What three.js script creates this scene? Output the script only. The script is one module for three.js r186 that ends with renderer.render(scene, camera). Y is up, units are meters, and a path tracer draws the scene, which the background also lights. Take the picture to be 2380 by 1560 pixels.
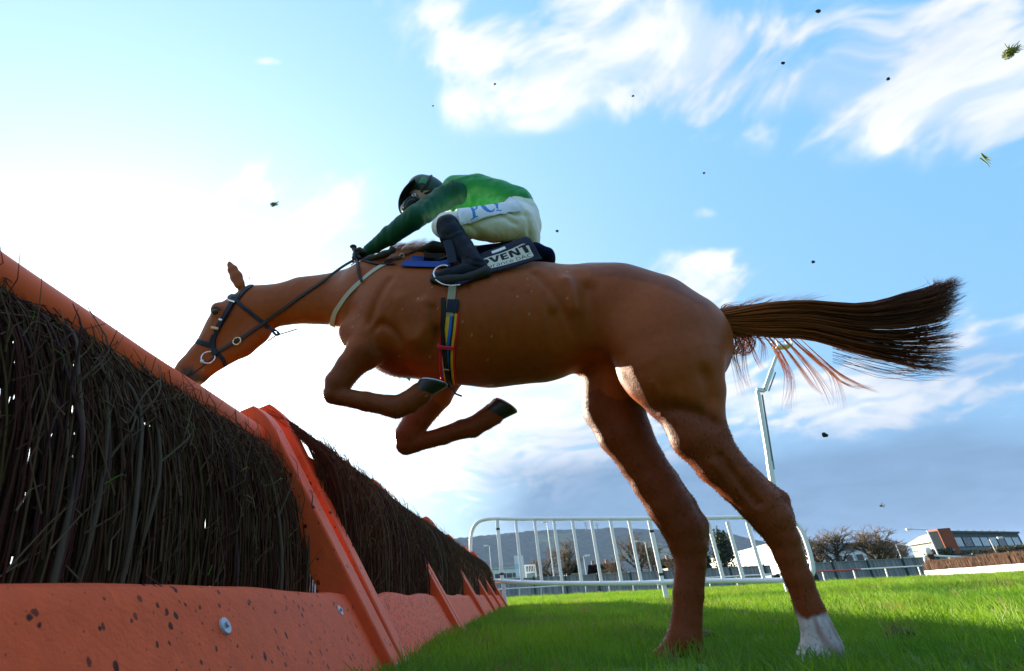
import * as THREE from 'three';
import { mergeGeometries } from 'three/addons/utils/BufferGeometryUtils.js';
import { RoundedBoxGeometry } from 'three/addons/geometries/RoundedBoxGeometry.js';

// ---------- camera, light, exposure ----------
const W = 1024, H = 671, FPX = 511.5, PX = 457.5, PY = 335.5, EYE = 0.22, PITCH = 27.4 * Math.PI / 180, YAW = 4.6 * Math.PI / 180, ROLL = 3.64 * Math.PI / 180;
const EXPO = 3.1;
const scene = new THREE.Scene();
const camera = new THREE.PerspectiveCamera(2 * Math.atan(PY / FPX) * 180 / Math.PI, W / H, 0.03, 9000);
camera.rotation.set(PITCH, YAW, -ROLL, 'YXZ');
camera.position.set(0, EYE, 0);
camera.setViewOffset(W, H, W / 2 - PX, 0, W, H);
camera.focus = 2.6; camera.userData.fStop = 7;
camera.updateMatrixWorld(true);
const renderer = new THREE.WebGLRenderer({ antialias: true });
renderer.setSize(W, H);
renderer.toneMapping = THREE.LinearToneMapping;
renderer.toneMappingExposure = EXPO;
renderer.shadowMap.enabled = true;

const SUN_AZ = -38 * Math.PI / 180, SUN_EL = 13.5 * Math.PI / 180;
const SUN = new THREE.Vector3(Math.sin(SUN_AZ) * Math.cos(SUN_EL), Math.sin(SUN_EL), -Math.cos(SUN_AZ) * Math.cos(SUN_EL));
const sun = new THREE.DirectionalLight(new THREE.Color(1, 0.86, 0.66), 5);
sun.name = 'sun'; sun.position.copy(SUN).multiplyScalar(60); sun.target.position.set(0, 0, 0);
sun.castShadow = true; sun.shadow.radius = 1.2; sun.shadow.mapSize.set(4096, 4096);
Object.assign(sun.shadow.camera, { left: -25, right: 25, top: 20, bottom: -20, near: 1, far: 140 });
scene.add(sun, sun.target);

// ---------- small helpers ----------
const V = (x, y, z) => new THREE.Vector3(x, y, z);
let seed = 12345;
const rnd = () => { seed = (seed + 0x6d2b79f5) | 0; let t = Math.imul(seed ^ (seed >>> 15), 1 | seed); t = (t + Math.imul(t ^ (t >>> 7), 61 | t)) ^ t; return ((t ^ (t >>> 14)) >>> 0) / 4294967296; };
const rr = (a, b) => a + (b - a) * rnd();
const gauss = () => (rnd() + rnd() + rnd() - 1.5) * 1.15;
const clamp = THREE.MathUtils.clamp, lerp = THREE.MathUtils.lerp;
const sst = (a, b, x) => { const t = clamp((x - a) / (b - a), 0, 1); return t * t * (3 - 2 * t); };
function hash3(x, y, z) { let h = Math.imul(x, 374761393) ^ Math.imul(y, 668265263) ^ Math.imul(z, 2147483647 - 61); h = Math.imul(h ^ (h >>> 13), 1274126177); return ((h ^ (h >>> 16)) >>> 0) / 4294967296; }
function noise(x, y, z = 0) {
  const ix = Math.floor(x), iy = Math.floor(y), iz = Math.floor(z); let fx = x - ix, fy = y - iy, fz = z - iz;
  fx = fx * fx * (3 - 2 * fx); fy = fy * fy * (3 - 2 * fy); fz = fz * fz * (3 - 2 * fz);
  const l = (a, b, t) => a + (b - a) * t;
  return l(l(l(hash3(ix, iy, iz), hash3(ix + 1, iy, iz), fx), l(hash3(ix, iy + 1, iz), hash3(ix + 1, iy + 1, iz), fx), fy),
    l(l(hash3(ix, iy, iz + 1), hash3(ix + 1, iy, iz + 1), fx), l(hash3(ix, iy + 1, iz + 1), hash3(ix + 1, iy + 1, iz + 1), fx), fy), fz);
}
function fbm(x, y, z = 0, o = 4) { let s = 0, a = 0.5; for (let i = 0; i < o; i++) { s += a * noise(x, y, z); x = x * 2.03 + 11.3; y = y * 2.03 + 5.7; z = z * 2.03 + 3.1; a *= 0.5; } return s / (1 - Math.pow(0.5, o)); }

// measurements: a spot of the photograph (1024 x 671) to a point of the world at a known plane, ground height or distance
const AX = [V(), V(), V()]; camera.matrixWorld.extractBasis(...AX);
const O = V(0, EYE, 0);
const ray = (x, y) => AX[2].clone().multiplyScalar(-1).addScaledVector(AX[0], (x - PX) / FPX).addScaledVector(AX[1], -(y - PY) / FPX);
const zp = (x, y, z) => { const d = ray(x, y); return O.clone().addScaledVector(d, z / d.z); };
const dp = (x, y, D) => { const d = ray(x, y); return O.clone().addScaledVector(d, D / Math.hypot(d.x, d.z)); };
const gp = (x, y, g = 0) => { const d = ray(x, y); return O.clone().addScaledVector(d, (g - EYE) / d.y); };
const axisDepth = (p) => -p.clone().sub(O).dot(AX[2]);
const QS = 1024 / 2380;                               // the photograph as it was measured, 2380 wide
const zq = (x, y, z) => zp(x * QS, y * QS, z);

const names = new Map();
function numbered(n) { const k = names.get(n) || 0; names.set(n, k + 1); return k ? `${n}_${String(k).padStart(3, '0')}` : n; }
function thing(name, label, category, pos = V(), group) {
  const o = new THREE.Group(); o.name = numbered(name); o.position.copy(pos); o.userData = { label, category }; if (group) o.userData.group = group; scene.add(o); return o;
}
function part(name, geo, mat, parent, label, kind) {
  const m = new THREE.Mesh(geo, mat); m.name = name; m.castShadow = m.receiveShadow = true;
  if (label) m.userData.label = label; if (kind) m.userData.kind = kind; parent.add(m); return m;
}
function solo(name, geo, mat, label, category, group) {
  const m = new THREE.Mesh(geo, mat); m.name = numbered(name); m.castShadow = m.receiveShadow = true; m.userData = { label, category }; if (group) m.userData.group = group; scene.add(m); return m;
}
function struct(name, geo, mat, kind = 'structure') { const m = new THREE.Mesh(geo, mat); m.name = numbered(name); m.receiveShadow = m.castShadow = true; m.userData.kind = kind; scene.add(m); return m; }
const std = (c, roughness = 0.7, o = {}) => new THREE.MeshStandardMaterial({ color: Array.isArray(c) ? new THREE.Color().setRGB(...c) : new THREE.Color(c), roughness, ...o });
const phys = (c, roughness = 0.7, o = {}) => new THREE.MeshPhysicalMaterial({ color: Array.isArray(c) ? new THREE.Color().setRGB(...c) : new THREE.Color(c), roughness, ...o });
function dataTex(n, m, f, srgb = false) {
  const d = new Uint8Array(n * m * 4);
  for (let y = 0; y < m; y++) for (let x = 0; x < n; x++) { const c = f(x, y); for (let k = 0; k < 4; k++) d[(y * n + x) * 4 + k] = k === 3 ? 255 : clamp(Math.round((Array.isArray(c) ? c[k] : c) * 255), 0, 255); }
  const t = new THREE.DataTexture(d, n, m); t.magFilter = THREE.LinearFilter; t.wrapS = t.wrapT = THREE.RepeatWrapping; if (srgb) t.colorSpace = THREE.SRGBColorSpace; t.needsUpdate = true; return t;
}
// tubes of many strands gathered into one geometry
class Soup {
  constructor() { this.p = []; this.n = []; this.i = []; this.c = null; }
  tube(pts, r0, r1, sides = 4, color = null, cap = false) {
    const N = pts.length, base = this.p.length / 3, t = V(), a = V(), b = V(), q = V(); let up = V(0.31, 0.2, 0.93);
    for (let k = 0; k < N; k++) {
      t.subVectors(pts[Math.min(k + 1, N - 1)], pts[Math.max(k - 1, 0)]).normalize();
      a.crossVectors(t, up); if (a.lengthSq() < 1e-6) a.crossVectors(t, V(1, 0, 0)); a.normalize(); b.crossVectors(t, a); up = b.clone().cross(t).lengthSq() ? up : V(1, 0, 0);
      const f = k / (N - 1), r = typeof r0 === 'function' ? r0(f) : lerp(r0, r1, f);
      for (let s = 0; s < sides; s++) {
        const g = s / sides * 2 * Math.PI, cs = Math.cos(g), sn = Math.sin(g);
        q.set(a.x * cs + b.x * sn, a.y * cs + b.y * sn, a.z * cs + b.z * sn);
        this.p.push(pts[k].x + q.x * r, pts[k].y + q.y * r, pts[k].z + q.z * r); this.n.push(q.x, q.y, q.z);
        if (color) { const k2 = typeof color === 'function' ? color(f) : color; (this.c ||= []).push(k2[0], k2[1], k2[2]); }
      }
    }
    for (let k = 0; k < N - 1; k++) for (let s = 0; s < sides; s++) {
      const s2 = (s + 1) % sides, A = base + k * sides + s, B = base + k * sides + s2, C = A + sides, D = B + sides;
      this.i.push(A, B, C, B, D, C);
    }
    if (cap) for (let s = 1; s < sides - 1; s++) { const e = base + (N - 1) * sides; this.i.push(e, e + s, e + s + 1, base, base + s + 1, base + s); }
  }
  geo() {
    const g = new THREE.BufferGeometry(); g.setAttribute('position', new THREE.Float32BufferAttribute(this.p, 3)); g.setAttribute('normal', new THREE.Float32BufferAttribute(this.n, 3));
    if (this.c) g.setAttribute('color', new THREE.Float32BufferAttribute(this.c, 3)); g.setIndex(this.i); return g;
  }
}
const curve = (pts, n) => new THREE.CatmullRomCurve3(pts, false, 'centripetal').getPoints(n);
function tubeGeo(pts, r, sides = 8, cap = true) { const s = new Soup(); s.tube(pts, r, r, sides, null, cap); return s.geo(); }
function boxAt(w, h, d, x, y, z) { return new THREE.BoxGeometry(w, h, d).translate(x, y, z); }
function bar(a, b, w, d) {                            // a square bar between two points
  const L = a.distanceTo(b), g = new THREE.BoxGeometry(w, L, d);
  g.applyQuaternion(new THREE.Quaternion().setFromUnitVectors(V(0, 1, 0), b.clone().sub(a).normalize())); return g.translate((a.x + b.x) / 2, (a.y + b.y) / 2, (a.z + b.z) / 2);
}
const merge = (l) => mergeGeometries(l.map((g) => { const k = g.index ? g.toNonIndexed() : g; for (const n of Object.keys(k.attributes)) if (!['position', 'normal', 'uv'].includes(n)) k.deleteAttribute(n); return k; }));
// ---------- sky: air and clouds, computed for every direction ----------
{
  const NW = 3328, NH = 1664, d = new Float32Array(NW * NH * 4), dir = V();
  // clouds in view: [x, y, radius x, radius y, strength], measured as directions
  const CL = [[610, 26, 175, 60, 0.8], [700, 80, 75, 52, 0.85], [640, 70, 70, 40, 0.4], [690, 112, 34, 18, 0.25], [485, 70, 42, 46, 0.6], [470, 100, 16, 22, 0.3], [412, 20, 34, 22, 0.36], [432, 46, 14, 16, 0.26], [575, 88, 34, 20, 0.35], [545, 92, 24, 22, 0.3], [895, 60, 130, 66, 0.95], [820, 95, 60, 36, 0.4], [985, 30, 70, 60, 0.5], [1000, 125, 90, 34, 0.42],
    [545, 122, 26, 12, 0.34], [692, 266, 34, 18, 0.52], [712, 292, 52, 20, 0.95], [740, 262, 34, 10, 0.36], [283, 216, 70, 44, 0.75], [345, 208, 26, 30, 0.6], [318, 175, 26, 22, 0.4], [265, 64, 14, 4, 0.42], [725, 212, 30, 8, 0.34], [1000, 335, 120, 26, 0.45], [455, 445, 150, 62, 1.0], [560, 420, 80, 40, 0.7], [770, 392, 190, 30, 0.95], [630, 392, 110, 34, 0.75], [960, 400, 140, 24, 0.7]];
  const SL = [[800, 486, 290, 44, 1.0], [640, 490, 100, 40, 0.7], [1000, 482, 170, 56, 0.9], [985, 365, 120, 30, 0.4], [545, 505, 60, 36, 0.45], [780, 530, 320, 24, 0.5]];
  const blob = (L, x, y) => { let s = 0; for (const [cx, cy, a, b, k] of L) { const u = (x - cx) / a, v = (y - cy) / b, e = u * u + v * v; if (e < 9) s += k * Math.exp(-e * 0.9); } return s; };
  for (let j = 0; j < NH; j++) {
    const el = ((j + 0.5) / NH - 0.5) * Math.PI, ce = Math.cos(el), se = Math.sin(el);
    if (el < -0.06) { for (let i = 0; i < NW; i++) { const k = (j * NW + i) * 4; d[k] = 0.1; d[k + 1] = 0.13; d[k + 2] = 0.12; d[k + 3] = 1; } continue; }
    for (let i = 0; i < NW; i++) {
      const az = ((i + 0.5) / NW - 0.5) * 2 * Math.PI; dir.set(Math.cos(az) * ce, se, Math.sin(az) * ce);
      const cosS = dir.dot(SUN), ang = Math.acos(clamp(cosS, -1, 1)) * 57.296, h = Math.max(se, 0);
      // clear air
      const t = Math.pow(h, 0.5);
      let r = lerp(0.37, 0.155, t), g = lerp(0.69, 0.51, t), b = lerp(1.0, 1.05, t);
      const gl = 0.9 * Math.exp(-ang / 25) + 6 * Math.exp(-ang / 8), gl2 = 0.36 * Math.exp(-Math.pow(ang / 50, 2));
      r += gl * 1.0 + gl2 * 0.95; g += gl * 0.97 + gl2 * 1.0; b += gl * 0.92 + gl2 * 0.4;
      // clouds on a layer overhead
      const k1 = 1 / (h + 0.22), qx = dir.x * k1, qz = dir.z * k1;
      const w1 = fbm(qx * 3.2 + 7, qz * 3.2, 1, 3) - 0.5, w2 = fbm(qx * 3.2, qz * 3.2 + 9, 2, 3) - 0.5;
      const seenHere = dir.dot(AX[2]) < -0.25, sx = qx * 0.83 + qz * 0.56, sz = qz * 0.83 - qx * 0.56; const na = fbm(sx * 5.5 + w1 * 2.2, sz * 6.5 + w2 * 2.2, 3, 3), nb = fbm(sx * 17 + w1 * 6, sz * 20 + w2 * 6, 13, seenHere ? 5 : 2), n = 0.5 * na + 0.5 * nb, n2 = fbm(qx * 1.3 + 3, qz * 1.3 + w1, 8, 3);
      const zc = dir.dot(AX[2]); let view = 0, cov = 0, slate = 0;
      if (zc < -0.2) {
        const X = PX + FPX * dir.dot(AX[0]) / -zc, Y = PY - FPX * dir.dot(AX[1]) / -zc;
        view = sst(260, 0, Math.max(-X, X - W, 0)) * sst(260, 0, Math.max(-Y, Y - H, 0));
        cov = blob(CL, X + w1 * 40, Y + w2 * 30); slate = blob(SL, X + w1 * 60, Y + w2 * 20);
      }
      const open = sst(0.36, 0.56, n2) * 0.95;         // broken cloud goes on all round, made fuller out of view for ambient light
      const c = lerp(open, cov, view), m = sst(0.12, 1.25, c * 1.05 + ((na - 0.5) * 1.9 + (nb - 0.5) * 1.9) * (0.3 + 0.7 * sst(0, 0.5, c))) * sst(0.02, 0.3, c) * (0.6 + 0.42 * sst(0.28, 0.68, nb));
      const lit = 0.92 + 0.9 * Math.exp(-ang / 24) + 0.4 * sst(75, 140, ang) + (n - 0.5) * 0.5;  // clouds opposite the sun brightened and warmed to lift the ambient light
      const wm = sst(75, 140, ang) * 0.1; r = lerp(r, (0.98 + wm) * lit + gl * 0.5, m * 0.9); g = lerp(g, 1.0 * lit + gl * 0.5, m * 0.9); b = lerp(b, (1.05 - wm * 1.6) * lit + gl * 0.5, m * 0.9);
      const far = sst(0.44, 0.2, h) * sst(24, 50, ang), s = clamp(lerp(far * 0.95, slate * 0.95, view) * (0.85 + 0.4 * (n2 - 0.35)), 0, 0.9) * sst(14, 40, ang);
      const sl = 0.88 + 0.35 * (n - 0.5);
      r = lerp(r, 0.25 * sl, s); g = lerp(g, 0.425 * sl, s); b = lerp(b, 0.685 * sl, s);
      const k = (j * NW + i) * 4; d[k] = r / EXPO; d[k + 1] = g / EXPO; d[k + 2] = b / EXPO; d[k + 3] = 1;
    }
  }
  const t = new THREE.DataTexture(d, NW, NH, THREE.RGBAFormat, THREE.FloatType); t.mapping = THREE.EquirectangularReflectionMapping; t.magFilter = THREE.LinearFilter; t.needsUpdate = true;
  scene.background = t; scene.environment = t;
}
// ---------- ground and turf ----------
const groundY = (x, z) => { const D = Math.hypot(x, z); return sst(6, 45, D) * (0.13 - 0.0128 * clamp(x, -40, 60)) + 0.012 * (fbm(x * 0.7, z * 0.7, 4, 3) - 0.5) * sst(0.5, 3, D); };
{
  const pos = [], uv = [], idx = [], NA = 180, R = [0];
  for (let r = 0.4; r < 6000; r *= 1.075) R.push(r);
  for (let k = 0; k < R.length; k++) for (let a = 0; a <= NA; a++) { const g = a / NA * 2 * Math.PI, x = Math.sin(g) * R[k], z = Math.cos(g) * R[k]; pos.push(x, groundY(x, z), z); uv.push(x / 3, z / 3); }
  for (let k = 0; k < R.length - 1; k++) for (let a = 0; a < NA; a++) { const A = k * (NA + 1) + a, B = A + 1, C = A + NA + 1, D = C + 1; idx.push(A, C, B, B, C, D); }
  const g = new THREE.BufferGeometry(); g.setAttribute('position', new THREE.Float32BufferAttribute(pos, 3)); g.setAttribute('uv', new THREE.Float32BufferAttribute(uv, 2)); g.setIndex(idx); g.computeVertexNormals();
  const t = dataTex(512, 512, (x, y) => { const n = 0.5 * noise(x / 6, y / 6) + 0.5 * rnd(), m = noise(x / 64 % 8, y / 64 % 8, 5); return [lerp(0.22, 0.33, n), lerp(0.34, 0.46, n * 0.7 + m * 0.3), lerp(0.05, 0.1, n)]; }, true);
  struct('ground', g, std(0xffffff, 0.95, { map: t }));
}
{
  // tufts of blades, a few kinds, set out by the ten thousand
  const tuft = (n, spread, h0, h1, w) => {
    const p = [], nn = [], ix = [];
    for (let k = 0; k < n; k++) {
      const a = rr(0, 6.283), r = Math.sqrt(rnd()) * spread, x = Math.cos(a) * r, z = Math.sin(a) * r, h = rr(h0, h1), t = rr(0, 6.283), bend = rr(0.1, 0.75) * h, b0 = rr(0, 6.283), bw = w * rr(0.7, 1.3);
      const dx = Math.cos(t) * bw / 2, dz = Math.sin(t) * bw / 2, bx = Math.cos(b0) * bend, bz = Math.sin(b0) * bend, base = p.length / 3, N = V(-Math.sin(t), 0.35, Math.cos(t)).normalize();
      for (const [f, q] of [[0, 1], [0.55, 0.85], [1, 0]]) {
        const cx = x + bx * f * f, cz = z + bz * f * f, cy = h * f * (1 - 0.18 * f);
        if (q) { p.push(cx - dx * q, cy, cz - dz * q, cx + dx * q, cy, cz + dz * q); nn.push(N.x, N.y, N.z, N.x, N.y, N.z); } else { p.push(cx, cy, cz); nn.push(N.x, N.y, N.z); }
      }
      ix.push(base, base + 1, base + 2, base + 1, base + 3, base + 2, base + 2, base + 3, base + 4);
    }
    const g = new THREE.BufferGeometry(); g.setAttribute('position', new THREE.Float32BufferAttribute(p, 3)); g.setAttribute('normal', new THREE.Float32BufferAttribute(nn, 3)); g.setIndex(ix); return g;
  };
  const kinds = [tuft(22, 0.055, 0.035, 0.078, 0.0042), tuft(18, 0.05, 0.03, 0.06, 0.0045), tuft(14, 0.06, 0.045, 0.1, 0.004), tuft(16, 0.045, 0.02, 0.045, 0.005)];
  const spots = kinds.map(() => []);
  const zone = (D0, D1, density, scale, a0 = -24, a1 = 46) => {
    a0 *= Math.PI / 180; a1 *= Math.PI / 180;
    const n = Math.round((D1 * D1 - D0 * D0) * (a1 - a0) / 2 * density);
    for (let k = 0; k < n; k++) {
      const D = Math.sqrt(lerp(D0 * D0, D1 * D1, rnd())), a = rr(a0, a1), x = Math.sin(a) * D, z = -Math.cos(a) * D;
      if (x < -0.5 - 0.02 && z > -13.6 && x > -1.9) continue;
      const patch = fbm(x * 1.1, z * 1.1, 9, 3), bare = noise(x * 2.3, z * 2.3, 31);
      if (D < 14 && bare < 0.16 && rnd() < 0.8) continue;
      const kind = Math.min(3, Math.floor(rnd() * 3.4 + (patch - 0.5) * 1.6 + (rnd() < 0.1 ? 1 : 0)));
      spots[clamp(kind, 0, 3)].push([x, z, scale * rr(0.65, 1.3) * lerp(0.55, 1.5, patch), patch]);
    }
  };
  zone(0.9, 3.4, 420, 1, -40, 46); zone(3.4, 8, 260, 1); zone(8, 18, 90, 1.25); zone(18, 36, 26, 1.7); zone(36, 75, 8, 2.4, -8, 46);
  const mat = phys([1, 1, 1], 0.92, { transmission: 0.5, thickness: 0, side: THREE.DoubleSide, specularIntensity: 0.5 });
  const m4 = new THREE.Matrix4(), q = new THREE.Quaternion(), e = new THREE.Euler(), col = new THREE.Color();
  const turf = new THREE.Group(); turf.name = 'grass'; turf.userData.kind = 'stuff'; scene.add(turf);
  kinds.forEach((g, k) => {
    const im = new THREE.InstancedMesh(g, mat, spots[k].length); im.name = 'grass_blades'; im.userData.kind = 'stuff'; im.castShadow = im.receiveShadow = true;
    spots[k].forEach(([x, z, s, patch], i) => {
      e.set(rr(-0.2, 0.2), rr(0, 6.283), rr(-0.2, 0.2)); q.setFromEuler(e);
      m4.compose(V(x, groundY(x, z) - 0.004, z), q, V(s, s * rr(0.8, 1.2), s)); im.setMatrixAt(i, m4);
      const dry = rnd() < 0.03 + 0.3 * sst(0.66, 0.8, noise(x * 1.7 + 3, z * 1.7, 55)) ? 1 : 0, y = clamp(rnd() * 0.55 + (patch - 0.33) * 1.5 + (noise(x * 5, z * 5, 77) - 0.5) * 0.5, -0.35, 1);
      col.setRGB(dry ? 0.3 : lerp(0.10, 0.25, y), dry ? 0.22 : lerp(0.25, 0.42, y), dry ? 0.07 : lerp(0.010, 0.018, y)); im.setColorAt(i, col);
    });
    turf.add(im);
  });
}
// ---------- the row of brush hurdles ----------
const orange = (o = {}) => phys([0.86, 0.118, 0.028], 0.6, { specularIntensity: 0.5, ...o });
const foamBump = dataTex(256, 256, (x, y) => 0.5 * rnd() + 0.5 * noise(x / 3.2, y / 3.2, 2));
function mudTex(n, big) {                              // flecks of wet mud thrown on the padding
  const N = 512, c = document.createElement('canvas'); c.width = c.height = N; const g = c.getContext('2d');
  g.fillStyle = '#fff'; g.fillRect(0, 0, N, N);
  const im = g.getImageData(0, 0, N, N);
  for (let y = 0; y < N; y++) for (let x = 0; x < N; x++) { const k = 0.9 + 0.1 * fbm(x / 24, y / 24, 3, 3) + 0.05 * (rnd() - 0.5); for (let j = 0; j < 3; j++) im.data[(y * N + x) * 4 + j] = 250 * k - (j ? 8 : 0); }
  g.putImageData(im, 0, 0);
  for (let k = 0; k < n; k++) {
    const x = rr(0, N), y = rr(0, N), r = Math.pow(rnd(), 3) * big + 0.8, L = r * rr(1, 1.9);
    g.save(); g.translate(x, y); g.rotate(rr(-0.5, 0.5) + 0.25); g.fillStyle = `rgba(${40 + rnd() * 25},${28 + rnd() * 14},${22 + rnd() * 10},${rr(0.55, 0.98)})`;
    g.beginPath(); const m = 14; for (let s = 0; s <= m; s++) { const a = s / m * 6.283, q = s === m ? 1 : rr(0.8, 1.15); g[s ? 'lineTo' : 'moveTo'](Math.cos(a) * r * q, Math.sin(a) * L * q); } g.fill(); g.restore();
  }
  const t = new THREE.CanvasTexture(c); t.colorSpace = THREE.SRGBColorSpace; t.wrapS = t.wrapT = THREE.RepeatWrapping; t.magFilter = THREE.LinearFilter; return t;
}
const mudA = mudTex(260, 4.6), mudB = mudTex(1300, 5);
const JOINT = [[0.35, 0], [-2.33, 0], [-4.72, -0.005], [-7.05, 0.075], [-9.4, 0.095], [-11.5, 0.125], [-13.2, 0.2]];   // [z, drift of the row in x]
const LEAN = Math.atan2(0.65, 1.15), UX = -Math.sin(LEAN), UY = Math.cos(LEAN), NX = UY, NY = -UX;  // up along the frame, and outwards from it
const plane = (s, n, z) => V(UX * s + NX * n, UY * s + NY * n, z);
const barkTint = () => { const k = rnd(); return k < 0.5 ? [0.060, 0.026, 0.013] : k < 0.76 ? [0.098, 0.053, 0.027] : k < 0.92 ? [0.070, 0.020, 0.014] : [0.066, 0.045, 0.013]; };
const barkMat = new THREE.MeshPhysicalMaterial({ vertexColors: true, roughness: 0.8, specularIntensity: 0.25 });
const twigMat = new THREE.MeshPhysicalMaterial({ vertexColors: true, roughness: 0.85, specularIntensity: 0.2 });
const mudMat = std([0.03, 0.022, 0.016], 0.6);
let FULL = 0;
function twigPath(z, inset, lean, over) {
  const a = rr(-1, 1) * lean, j = () => rr(-0.012, 0.012);
  const P = [[-0.29 - inset, 0.14], [-0.295 - inset * 0.95, 0.33], [-0.325 - inset * 0.9, 0.53], [-0.385 - inset * 0.7, 0.70], [-0.46 - inset * 0.4, 0.815], [-0.53 - inset * 0.2, 0.88 + over * 0.3], [-0.60, 0.93 + over]].map(([x, y], k) => [x + FULL * [0.07, 0.08, 0.095, 0.10, 0.075, 0.02, -0.03][k], y + FULL * [0, 0.02, 0.05, 0.10, 0.13, 0.16, 0.17][k]]);
  return P.map(([x, y], k) => V(x + j(), y + j(), z + a * (k / 6) ** 1.3 * 0.9 + rr(-0.012, 0.012)));
}
const HL = ['nearest orange brush hurdle with its mud flecked toe board filling the left corner', 'second brush hurdle from the camera, toe board thickly spattered with mud', 'third brush hurdle in the orange row, dark birch behind a low toe board', 'fourth brush hurdle from the camera in the orange row', 'fifth brush hurdle from the camera in the orange row', 'farthest small brush hurdle at the end of the orange row'];
for (let h = 0; h < 6; h++) {
  const [z0, x0] = JOINT[h], [z1, x1] = JOINT[h + 1], L = z0 - z1;
  const g = thing('brush_hurdle', HL[h], 'hurdle', V(-0.52 + x0, groundY(-0.52, (z0 + z1) / 2) * (h > 2 ? 1 : 0), z0), 'orange brush hurdles in the row');
  g.rotation.y = Math.atan2(-(x1 - x0), L) ;
  const near = h < 2; FULL = h ? 1 : 0;
  // padded posts at both ends
  for (const end of [0, 1]) {
    const zc = end ? -L + 0.078 : -0.078, top = h === 1 && end === 0 ? 1.335 : h === 0 ? 1.225 : 1.40 + 0.03 * (h % 2);
    const s = new THREE.Shape(); s.moveTo(0.035, -0.02); s.lineTo(0.035, top - 0.16); s.quadraticCurveTo(0.034, top - 0.07, 0.0, top - 0.01); s.lineTo(-0.05, top); s.lineTo(-0.085, top - 0.06); s.lineTo(-0.075, 0.02); s.closePath();
    const geo = new THREE.ExtrudeGeometry(s, { depth: 0.088, bevelEnabled: true, bevelSize: 0.01, bevelThickness: 0.012, bevelSegments: 3, steps: 1, curveSegments: 6 });
    geo.translate(0, 0, -0.044); geo.rotateZ(LEAN); if (h === 0 && end) geo.rotateX(0.1); geo.translate(0, 0, zc);
    part('post', geo, orange({ bumpMap: foamBump, bumpScale: 0.0006, map: mudA, roughness: 0.5 }), g);
    part('post_foot', new RoundedBoxGeometry(0.09, 0.05, 0.1, 2, 0.01).rotateZ(LEAN).translate(0.006, -0.012, zc), std([0.16, 0.17, 0.19], 0.5, { metalness: 0.4 }), g);
  }
  // toe board: a padded strip with a soft, sagging upper edge
  {
    const nz = 48, pr = [[0.0, -0.055], [0.0, -0.004], [0.02, 0.004], [0.28, 0.0], [0.322, -0.006], [0.34, -0.022], [0.34, -0.04], [0.32, -0.055]], pos = [], uv = [], ix = [];
    for (let k = 0; k <= nz; k++) {
      const f = k / nz, z = lerp(-0.118, -L + 0.118, f), sag = -0.014 * Math.pow(Math.sin(f * Math.PI * (h === 0 ? 1.6 : 2.2) + h), 2) + 0.008 * (noise(z * 5 + h * 7, 1) - 0.5), bulge = 0.01 * (noise(z * 3 + h * 3, 4) - 0.5);
      pr.forEach(([s, n], m) => { const p = plane(s + (s > 0.25 ? sag : 0), n + (m > 1 && m < 5 ? bulge : 0), z); pos.push(p.x, p.y, p.z); uv.push(-z / 0.62, s / 0.62); });
    }
    for (let k = 0; k < nz; k++) for (let m = 0; m < pr.length - 1; m++) { const A = k * pr.length + m, B = A + pr.length; ix.push(A, B, A + 1, A + 1, B, B + 1); }
    const t = new THREE.BufferGeometry(); t.setAttribute('position', new THREE.Float32BufferAttribute(pos, 3)); t.setAttribute('uv', new THREE.Float32BufferAttribute(uv, 2)); t.setIndex(ix); t.computeVertexNormals();
    const tb = part('toe_board', t, orange({ map: h === 1 ? mudB : mudA, bumpMap: foamBump, bumpScale: 0.0016, side: THREE.DoubleSide }), g);
    if (near) for (const [px, py] of h === 0 ? [[225, 626], [340, 610.5]] : []) {   // screws with big washers
      const P = zp(px, py, -1); const d = ray(px, py); let P2 = null;
      for (let t2 = 0.3; t2 < 4; t2 += 0.002) { const q = O.clone().addScaledVector(d, t2), lx = q.x - g.position.x; if (lx * NX + q.y * NY < 0.004) { P2 = q; break; } }
      if (!P2) continue; const s = (P2.x - g.position.x) * UX + P2.y * UY, c = plane(s, 0.004, P2.z - z0);
      const w = part('washer', new THREE.CylinderGeometry(0.0175, 0.0185, 0.005, 24).rotateZ(-Math.PI / 2 + LEAN).translate(c.x, c.y, c.z), std([0.42, 0.47, 0.52], 0.45, { metalness: 0.3 }), tb);
      const c2 = plane(s, 0.009, P2.z - z0);
      part('screw', new THREE.CylinderGeometry(0.006, 0.0065, 0.006, 6).rotateZ(-Math.PI / 2 + LEAN).translate(c2.x, c2.y, c2.z), std([0.3, 0.34, 0.4], 0.4, { metalness: 0.6 }), w);
    }
  }
  // padded top rail
  { const r = [], zA = -0.1, zB = -L + 0.1, nn = 24; for (let k = 0; k <= nn; k++) { const z = lerp(zA, zB, k / nn); r.push(V(-0.585 + 0.006 * (noise(z * 4, h) - 0.5), 0.915 + 0.012 * (noise(z * 3 + 9, h) - 0.5), z)); }
    const s = new Soup(); s.tube(r, 0.062, 0.062, 20, null, true); part('top_rail', s.geo(), orange({ bumpMap: null, roughness: 0.5 }), g); }
  // birch brush
  const soup = new Soup(), n = [2600, 2800, 1500, 1000, 700, 700][h], big = [46, 26, 10, 4, 2, 2][h];
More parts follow.
